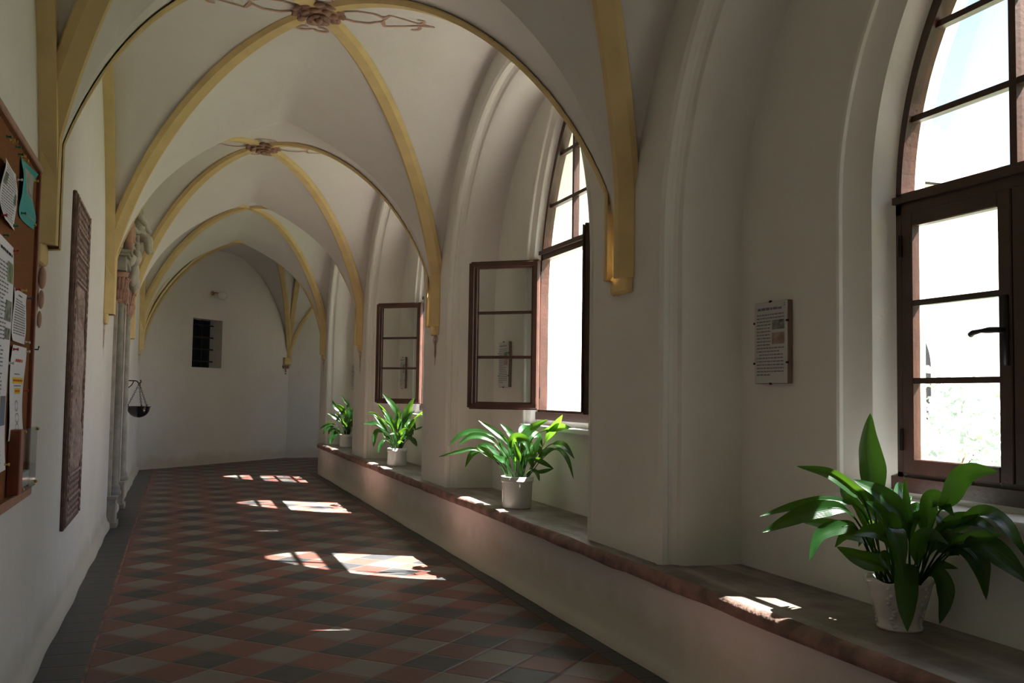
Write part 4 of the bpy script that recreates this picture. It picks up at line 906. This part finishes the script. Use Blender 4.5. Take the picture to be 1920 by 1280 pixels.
# clear leaflet holder on a wooden block
hd = empty('leaflet_holder', (PX, 4.38, .92), 'clear acrylic leaflet holder with wooden side at the lower corner of the board', 'leaflet holder')
mb = MB(); mb.box((PX, 4.09, .925), (PX + .045, 4.175, 1.172)); bevel(loc(mb, hd).build('wooden_side', 'boarddark', hd), .004, 1)
mb = MB(); mb.box((PX + .040, 4.17, .925), (PX + .043, 4.56, 1.17)); mb.box((PX + .002, 4.557, .925), (PX + .043, 4.56, 1.17)); mb.box((PX + .002, 4.17, .925), (PX + .043, 4.56, .928)); loc(mb, hd).build('acrylic_front', 'glass', hd)
mb = MB(); mb.box((PX + .002, 4.20, .93), (PX + .02, 4.54, .99)); loc(mb, hd).build('leaflet_stack', 'paper', hd)
mb = MB()
for y_, z_ in ((4.19, .94), (4.19, 1.16), (4.55, .94), (4.55, 1.16)): mb = MB(); mb.ball((PX + .045, y_, z_), .007, 8, 6); loc(mb, hd).build('screw', 'brass', hd, True)
pins = [(3.80, 2.205, 'yellow'), (3.86, 2.215, 'yellow'), (3.93, 2.212, 'green'), (4.00, 2.20, 'green'), (4.06, 2.208, 'yellow'), (3.73, 2.20, 'green'), (4.125, 2.205, 'yellow'), (4.41, 2.185, 'yellow'), (4.40, 2.00, 'yellow'), (4.12, 2.00, 'green'), (4.00, 2.105, 'white'), (3.955, 1.925, 'green'), (3.70, 1.92, 'red'),
        (3.985, 1.835, 'red'), (3.76, 1.86, 'green'), (4.07, 1.70, 'red'), (4.22, 1.712, 'yellow'), (4.38, 1.695, 'blue'), (4.37, 1.515, 'white'), (4.075, 1.475, 'red'), (4.38, 1.478, 'white'), (3.985, 1.42, 'white'), (3.98, 1.05, 'yellow'), (4.38, 1.32, 'red')]
pinsrc = {}; pinrec = []
for y_, z_, c in pins:
    if c not in pinsrc:
        mb = MB(); mb.lathe([(.0, .002), (.006, .002), (.006, .004), (.003, .006), (.003, .014), (.0055, .016), (.0055, .020), (0, .021)], (0, 0, 0), 12, 'x'); o = mb.build('push_pin', 'pin_' + c, smooth=True); pinsrc[c] = o
    else: o = pinsrc[c].copy(); C.objects.link(o)
    o.location = (PX + .006, y_, z_)
    where = 'along the top edge of the board' if z_ > 2.19 and y_ < 4.1 else ('at the turquoise card' if y_ > 4.1 and z_ > 1.95 else ('beside the high printed sheet' if z_ > 1.88 else ('at the small text sheet' if z_ > 1.5 and y_ > 4.03 else ('at the highlighted notice' if y_ > 4.03 else 'at the tall poster'))))
    pinrec.append((o, c, where, y_))
orr = ['nearest', 'second nearest', 'third nearest', 'fourth nearest']
for o, c, where, y_ in pinrec:
    same = sorted(q[3] for q in pinrec if q[1:3] == (c, where)); r_ = same.index(y_)
    tag(o, '%s plastic push pin %s' % (c, where) + ('' if len(same) == 1 else ', %s' % orr[r_]), 'push pin', 'push pins in the cork board')
mb = MB(); mb.tube([(XL - .01, 4.72, 1.50), (XL + .03, 4.72, 1.50), (XL + .033, 4.72, 1.515)], .003, 6); tag(mb.build('wall_hook', 'iron'), 'tiny metal hook in the wall just right of the notice board', 'hook')
# ------------------------------------------------------------------ tall carved memorial slab
ms = empty('carved_memorial_slab', (XL, 6.60, .515), 'tall narrow dark brown carved stone slab on the left wall behind the notice board', 'carved slab')
sw, sh = .90, 1.975
mb = MB(); mb.box((.0, -sw / 2, 0), (.022, sw / 2, sh)); bevel(mb.build('slab', 'relief', ms), .005, 1)
mb = MB()
for y0_, y1_, z0_, z1_ in ((-sw / 2 + .02, -sw / 2 + .035, .02, sh - .02), (sw / 2 - .035, sw / 2 - .02, .02, sh - .02), (-sw / 2 + .10, -sw / 2 + .115, .16, sh - .04), (sw / 2 - .115, sw / 2 - .10, .16, sh - .04)): mb.box((.02, y0_, z0_), (.032, y1_, z1_))
for z_ in (.16, .30, sh - .52, sh - .36, sh - .20, sh - .04): mb.box((.02, -sw / 2 + .10, z_), (.032, sw / 2 - .10, z_ + .014))
mb.build('border_moulding', 'relief_light', ms)
mb = MB()
for side in (-1, 1):
    for q in range(38): mb.ball((.024, side * (sw / 2 - .067), .05 + q * .050), .019, 8, 4, (.6, 1, .9))
mb.build('beaded_border', 'relief_light', ms, True)
mb = MB(); rn = random.Random(8)                 # carved panels: raised lettering like ridges and leafwork
for z0_, z1_ in ((sh - .50, sh - .375), (sh - .34, sh - .215), (sh - .18, sh - .055), (.18, .29), (.03, .14)):
    for r_ in range(3):
        y_ = -sw / 2 + .135
        while y_ < sw / 2 - .15:
            l = rn.uniform(.02, .055); zc = z0_ + (z1_ - z0_) * (r_ + .5) / 3; mb.ball((.024, y_ + l / 2, zc), .5, 8, 4, (.012, l * .9, .022 + .012 * rn.random())); y_ += l + .012
mb.build('carved_panel', 'relief_light', ms, True)
# standing robed figure in relief in the middle field
n, m_ = 64, 34; rows = []
def fig(y, z):
    """height of relief; y across (-1..1), z up the field (0..1)"""
    h = 0
    def bump(cy, cz, ry, rz, a): d = ((y - cy) / ry)**2 + ((z - cz) / rz)**2; return a * math.sqrt(max(0, 1 - d))
    h = max(h, bump(0, .88, .20, .085, .07)); h = max(h, bump(0, .66, .52, .17, .06)); h = max(h, bump(.02, .35, .50, .36, .055)); h = max(h, bump(-.42, .58, .16, .17, .05)); h = max(h, bump(.40, .60, .17, .18, .05))
    h = max(h, bump(-.15, .03, .2, .05, .045)); h = max(h, bump(.2, .03, .2, .05, .045)); h = max(h, bump(-.66, .35, .09, .5, .03)); h = max(h, bump(.62, .15, .24, .14, .045)); h = max(h, bump(0, .97, .65, .05, .02))
    h += .016 * noise.noise(Vector((y * 5, z * 11, 1))) + .012 * abs(math.sin(y * 17 + 3 * math.sin(z * 9))) * (1 if h > .02 else .2)
    return h
for i in range(n + 1):
    row = []
    for j in range(m_ + 1):
        y_ = -1 + 2 * j / m_; z_ = i / n; row.append((.020 + .42 * max(0, fig(y_, z_)) * (1 if 0 < i < n and 0 < j < m_ else 0), y_ * (sw / 2 - .118), .315 + z_ * 1.135))
    rows.append(row)
mb = MB(); mb.grid(rows); mb.build('carved_figure', 'relief_light', ms, True)

# ------------------------------------------------------------------ carved stone portal on the left wall
po = empty('carved_stone_portal', (XL, 11.15, 0), 'carved stone doorway with slim columns, scrolls and a cherub on the left wall', 'portal')
def column(yy, x0):
    mb = MB()
    mb.box((.0, yy - .15, 0), (x0 + .035, yy + .12, .30)); mb.box((0, yy - .165, 0), (x0 + .05, yy + .135, .06)); mb.box((0, yy - .16, .27), (x0 + .045, yy + .13, .31))
    bevel(mb.build('plinth', 'greystone', po), .008)
    mb = MB(); mb.lathe([(.075, .31), (.082, .33), (.075, .352), (.062, .365), (.070, .385), (.060, .40), (.050, .42), (.047, 1.2), (.045, 1.8), (.043, 2.14), (.052, 2.15), (.052, 2.17), (.044, 2.18)], (x0 - .005, yy, 0), 20)
    mb.build('column', 'greystone', po, True)
    mb = MB(); mb.box((0, yy - .12, .31), (x0 - .015, yy + .10, 2.2)); mb.build('pilaster', 'cherub', po)
    mb = MB()
    mb.box((0, yy - .11, 2.18), (x0 + .02, yy + .09, 2.22))
    mb.lathe([(.045, 2.18), (.050, 2.28), (.062, 2.40), (.085, 2.49)], (x0 - .01, yy - .01, 0), 20)
    for tier, (zb_, r0, hgt, out) in enumerate(((2.19, .046, .13, .038), (2.29, .056, .15, .042))):
        for q in range(9):
            a = -1.75 + q * 3.5 / 8 + tier * .2; ca, sa = math.cos(a), math.sin(a); cx_, cy_ = x0 - .01, yy - .01
            P_ = [(r0, 0), (r0 + .008, .35), (r0 + .014, .7), (r0 + out * .7, .95), (r0 + out, .9), (r0 + out * .85, .78)]
            mb.tube([(cx_ + ca * r_, cy_ + sa * r_, zb_ + h_ * hgt) for r_, h_ in P_], [.010, .016, .018, .015, .011, .006], 6)
    for g_ in (-1, 1): mb.torus((x0 + .035, yy - .02 + g_ * .07, 2.45), .035, .014, 14, 6, (1, 0, 0))
    mb.tube([(x0 + .02, yy, 2.13), (x0 + .045, yy, 2.2), (x0 + .06, yy, 2.28), (x0 + .04, yy, 2.36)], [.014, .024, .028, .018], 8)
    mb.build('carved_capital', 'pinkstone', po, True)
    mb = MB(); mb.box((0, yy - .15, 2.50), (x0 + .05, yy + .12, 2.64)); mb.box((0, yy - .17, 2.64), (x0 + .08, yy + .14, 2.67)); mb.box((0, yy - .185, 2.67), (x0 + .10, yy + .155, 2.70)); bevel(mb.build('entablature_block', 'greystone', po), .008)
column(-.82, .045); column(.80, .035)
mb = MB(); mb.box((0, -.72, 2.30), (.05, .72, 2.52)); mb.box((0, -.75, 2.62), (.09, .75, 2.68)); bevel(mb.build('lintel', 'greystone', po), .008)
for a_, b_ in ((-.70, -.56), (.56, .70)): mb = MB(); mb.box((0, a_, .31), (.03, b_, 2.3)); bevel(mb.build('door_jamb', 'cherub', po), .006)
mb = MB(); mb.box((.0, -.56, .0), (.012, .56, 2.3)); mb.build('door_leaf', 'doorwood', po)
# scrolls and shell above the lintel
mb = MB()
for g_ in (-1, 1):
    pts = []; 
    for q in range(26):
        a = q / 25 * 3.3 * PI; r = .17 * (1 - q / 25) + .03; pts.append((.10, g_ * (.52 - r * math.cos(a) * .9), 2.86 + r * math.sin(a)))
    mb.tube(pts, [.045 - .0012 * q for q in range(26)], 8)
mb.build('scroll', 'pinkstone', po, True)
mb = MB()
mb.ball((.09, -.10, 2.84), 1, 16, 10, (.075, .24, .20)); mb.ball((.12, .05, 2.76), 1, 14, 8, (.08, .18, .10)); mb.ball((.10, .28, 2.62), 1, 12, 8, (.07, .12, .16)); mb.ball((.12, .33, 2.50), 1, 12, 8, (.06, .08, .10))
for q in range(9):
    a = -.2 + q * PI / 8 * 1.05; mb.tube([(.15, -.10, 2.76), (.15, -.10 + .20 * math.cos(a), 2.76 + .22 * math.sin(a))], [.018, .028], 8)
mb.build('carved_shell', 'cherub', po, True)
# cherub: one continuous skinned body seated on the scrollwork, one arm stretched forward
def skin_body(name, verts, edges, radii, m, parent, sub=2):
    me = bpy.data.meshes.new(name); me.from_pydata(verts, edges, []); me.update(); o = bpy.data.objects.new(name, me); C.objects.link(o); o.parent = parent
    md = o.modifiers.new('skin', 'SKIN'); md.use_smooth_shade = True
    for i, r in enumerate(radii): me.skin_vertices[0].data[i].radius = (r, r)
    me.skin_vertices[0].data[0].use_root = True
    s_ = o.modifiers.new('sub', 'SUBSURF'); s_.levels = sub; s_.render_levels = sub; me.materials.append(M[m]); return o
V = [(.13, .0, 2.98), (.14, .03, 3.08), (.15, .05, 3.19), (.15, .06, 3.27), (.15, .07, 3.31), (.17, .09, 3.38),
     (.17, .16, 3.24), (.21, .27, 3.16), (.25, .38, 3.10), (.27, .43, 3.10),
     (.14, -.05, 3.24), (.16, -.14, 3.19), (.22, -.10, 3.10), (.24, -.06, 3.10),
     (.19, .07, 2.96), (.27, .12, 2.99), (.27, .14, 2.85), (.31, .15, 2.82),
     (.16, -.08, 2.95), (.25, -.12, 2.95), (.26, -.15, 2.80), (.30, -.15, 2.78)]
E_ = [(0, 1), (1, 2), (2, 3), (3, 4), (4, 5), (3, 6), (6, 7), (7, 8), (8, 9), (3, 10), (10, 11), (11, 12), (12, 13), (0, 14), (14, 15), (15, 16), (16, 17), (0, 18), (18, 19), (19, 20), (20, 21)]
Rr = [.085, .085, .08, .065, .035, .075, .042, .034, .028, .022, .042, .034, .028, .022, .06, .048, .034, .026, .06, .048, .034, .026]
skin_body('carved_cherub', V, E_, Rr, 'cherub', po)
mb = MB(); mb.ball((.20, .115, 3.385), .012, 8, 6, (.8, .7, 1.3)); 
for g_ in (-1, 1): mb.ball((.17, .09 + g_ * .062, 3.39), .014, 8, 6)
for q in range(26):
    a = q * 2.4; r_ = math.sqrt(q / 26) * .072; mb.ball((.155 + r_ * math.cos(a) * .8, .085 + r_ * math.sin(a), 3.425 + math.sqrt(max(0, .0064 - r_ * r_)) * .6), .02, 8, 6)
mb.build('cherub_hair', 'cherub', po, True)
mb = MB()
for g_ in (1,):
    for q in range(6): mb.ball((.08, -.03 - q * .035, 3.20 + q * .04), 1, 10, 6, (.016, .03, .085), Matrix.Rotation(.7, 4, 'X'))
mb.tube([(.10, -.2, 3.05), (.15, -.1, 3.0), (.20, 0, 3.03), (.19, .12, 3.0), (.15, .2, 3.08)], [.03, .035, .035, .03, .02], 8)
mb.build('cherub_wing', 'cherub', po, True)

# ------------------------------------------------------------------ hanging bowl on its bracket
hb = empty('hanging_bowl', (-.45, 12.55, 1.13), 'shiny black bowl hanging by three chains from an iron bracket on the left wall', 'hanging bowl')
R_ = .132
mb = MB(); prof = [(0.0, -R_ * .95)] + [(R_ * math.sin(a), -R_ * .95 * math.cos(a)) for a in [PI / 2 * i / 12 for i in range(1, 13)]] + [(R_ + .012, .002), (R_ + .010, .010), (R_ - .006, .006)] + [((R_ - .008) * math.sin(a), -(R_ - .008) * .95 * math.cos(a)) for a in [PI / 2 * i / 12 for i in range(12, -1, -1)]]
mb.lathe(prof, (0, 0, 0), 40); mb.build('bowl', 'blackglaze', hb, True)
hz = .285; hook = Vector((.0, 0, hz))
for q in range(3):
    a = 2 * PI * q / 3 + 2.9; end = Vector((R_ * math.cos(a), R_ * math.sin(a), .01)); mb = MB(); nlk = 13
    for j in range(nlk):
        c = hook.lerp(end, (j + .5) / nlk) - Vector((0, 0, .012)) * math.sin(PI * (j + .5) / nlk) * .6; dr = (end - hook).normalized(); side = dr.cross(Vector((0, 1, .1))).normalized()
        if j % 2: side = dr.cross(side)
        mb.torus(c, .0085, .0024, 12, 5, dr.cross(side), 1.75, dr)
    mb.torus(end + Vector((0, 0, .012)), .010, .003, 12, 5, (math.sin(a), -math.cos(a), 0))
    mb.build('chain', 'iron', hb, True)
mb = MB(); wx = XL + .45
mb.tube([(-wx, 0, hz + .030), (-.05, 0, hz + .030), (-.03, 0, hz + .026), (-.012, 0, hz + .006), (.004, 0, hz + .002), (.018, 0, hz + .014), (.016, 0, hz + .034), (.006, 0, hz + .038)] if False else [(XL + .45 - .0, 0, hz + .030), (-.05, 0, hz + .030), (-.03, 0, hz + .026), (-.012, 0, hz + .006), (.004, 0, hz + .002), (.018, 0, hz + .014), (.016, 0, hz + .034), (.006, 0, hz + .038)], .0065, 8)
mb.tube([(XL + .45, 0, hz - .065), (-.12, 0, hz - .052), (-.085, 0, hz - .02), (-.062, 0, hz + .028)], .0055, 8)
mb.box((XL + .448, -.018, hz - .09), (XL + .456, .018, hz + .055))
mb.build('wall_bracket', 'iron', hb, True)

# ------------------------------------------------------------------ wall lamp over the end window
lp = Vector(ept(1.70, 3.14)); lm = empty('wall_lamp', lp, 'small wall lamp with white glass shade above the dark end window', 'lamp')
fwd = en; mb = MB()
mb.lathe([(0, 0), (.04, 0), (.04, .012), (.012, .018), (.012, .03)], (0, 0, 0), 16, 'x'); mb.v = [tuple(Vector((fwd.x * v[0] - fwd.y * v[1], fwd.y * v[0] + fwd.x * v[1], v[2]))) for v in mb.v]
mb.tube([fwd * .02, fwd * .08 + Vector((0, 0, .01)), fwd * .13 + Vector((.03, .02, -.01))], .011, 8); mb.build('lamp_arm', 'brass', lm, True)
mb = MB(); mb.ball(tuple(fwd * .17 + Vector((.05, .03, -.045))), .085, 18, 12, (1, 1, .9)); mb.build('lamp_shade', 'lampglass', lm, True)

# ------------------------------------------------------------------ courtyard and what stands round it
mb = MB(); mb.add([(XE, -20, -.25), (60, -20, -.25), (60, 60, -.25), (XE, 60, -.25)], [(0, 1, 2, 3)]); struct(mb.build('ground', 'gravel'))
mb = MB(); mb.box((5.2, -6, -.3), (14.5, 15, -.235)); g = mb.build('lawn', 'lawn'); g['kind'] = 'stuff'; g['label'] = 'green lawn in the courtyard outside the windows'; g['category'] = 'grass'
nb = empty('courtyard_building', (10, 17.0, -.25), 'white rendered wing closing the far side of the courtyard outside', 'building')
mb = MB(); mb.box((-3.6, -.45, 0), (7.0, 4.6, 6.2)); mb.build('wall', 'ext', nb)
mb = MB(); mb.add([(-3.9, -1.0, 6.1), (7.3, -1.0, 6.1), (7.3, 2.0, 8.4), (-3.9, 2.0, 8.4), (7.3, 5.0, 6.1), (-3.9, 5.0, 6.1)], [(0, 1, 2, 3), (3, 2, 4, 5), (0, 3, 5), (1, 4, 2)]); mb.build('roof', 'roof', nb)
for x_ in (-1.6, 1.4, 4.4):
    A = arch(.55, 2.3, 3.3, 1.2); mb = MB(); mb.add([(x_ + a, -.46, z) for a, z in A], [tuple(range(len(A)))]); mb.build('window', 'dark', nb)
rn = random.Random(78)
sb = empty('garden_shrub', (4.55, 1.35, -.25), 'tall shrub outside the nearest window, out of view and added to block the sun', 'shrub')  # out of view, added to keep sun off the near panes and plant
mb = MB(); mb.tube([(0, 0, 0), (.05, 0, 1.2), (0, .05, 2.6)], [.07, .05, .03], 8); mb.build('trunk', 'bark', sb, True)
mb = MB()
for q in range(3800):
    a, b_ = rn.uniform(0, 2 * PI), math.acos(rn.uniform(-1, 1)); r_ = rn.uniform(.3, 1)**.4
    c = Vector((.75 * r_ * math.sin(b_) * math.cos(a), .72 * r_ * math.sin(b_) * math.sin(a), 2.7 + 2.1 * r_ * math.cos(b_))); s_ = rn.uniform(.06, .12)
    d1 = Vector((rn.uniform(-1, 1), rn.uniform(-1, 1), rn.uniform(-1, 1))).normalized() * s_; d2 = d1.cross(Vector((rn.uniform(-1, 1), rn.uniform(-1, 1), rn.uniform(-1, 1)))).normalized() * s_
    mb.add([c + d1, c + d2, c - d1, c - d2], [(0, 1, 2, 3)])
mb.build('foliage', 'foliage', sb)
sb = empty('garden_shrub', (6.5, 7.1, -.225), 'shrub in the courtyard with glare painted into its pale colour, faintly seen through the lower panes of the nearest window', 'shrub')
mb = MB()
for q in range(4): mb = MB(); mb.tube([(0, 0, 0), (.1 * math.cos(q * 1.7), .1 * math.sin(q * 1.7), .6), (.3 * math.cos(q * 1.7), .3 * math.sin(q * 1.7), 1.1)], [.03, .02, .01], 6); mb.build('stem', 'bark', sb, True)
mb = MB()
for q in range(1500):
    a, b_ = rn.uniform(0, 2 * PI), math.acos(rn.uniform(-1, 1)); r_ = rn.uniform(.2, 1)**.5
    c = Vector((.7 * r_ * math.sin(b_) * math.cos(a), .75 * r_ * math.sin(b_) * math.sin(a), 1.15 + .75 * r_ * math.cos(b_))); s_ = rn.uniform(.025, .05)
    d1 = Vector((rn.uniform(-1, 1), rn.uniform(-1, 1), rn.uniform(-1, 1))).normalized() * s_; d2 = d1.cross(Vector((rn.uniform(-1, 1), rn.uniform(-1, 1), rn.uniform(-1, 1)))).normalized() * s_
    mb.add([c + d1, c + d2, c - d1, c - d2], [(0, 1, 2, 3)])
mb.build('foliage', 'glare_foliage', sb)
for (tx, ty, hh, rr, lab) in ((20.5, 17.5, 7.8, 2.6, 'bushy green tree seen through the nearest window, left one'), (26.0, 24.5, 8.6, 3.0, 'tall green tree seen behind another through the nearest window'), (26.5, 13.5, 7.0, 2.7, 'green tree at the right edge outside the nearest window')):
    t = empty('leafy_tree', (tx, ty, -.25), lab, 'tree', 'trees beyond the courtyard')
    mb = MB(); mb.tube([(0, 0, 0), (.1, 0, hh * .3), (0, .1, hh * .7)], [.25, .2, .08], 8); mb.build('trunk', 'bark', t, True)
    mb = MB()
    for q in range(2600):
        a, b_ = rn.uniform(0, 2 * PI), math.acos(rn.uniform(-1, 1)); r_ = rr * rn.uniform(.55, 1)**.5 * (1 + .25 * noise.noise(Vector((math.cos(a) * 2, math.sin(a) * 2, b_ * 2)) + Vector((tx, ty, 0))))
        c = Vector((r_ * math.sin(b_) * math.cos(a), r_ * math.sin(b_) * math.sin(a), hh * .58 + r_ * math.cos(b_) * 1.15)); s_ = rn.uniform(.10, .22)
        d1 = Vector((rn.uniform(-1, 1), rn.uniform(-1, 1), rn.uniform(-1, 1))).normalized() * s_; d2 = d1.cross(Vector((rn.uniform(-1, 1), rn.uniform(-1, 1), rn.uniform(-1, 1)))).normalized() * s_
        mb.add([c + d1, c + d2, c - d1, c - d2], [(0, 1, 2, 3)])
    mb.build('crown', 'foliage', t)
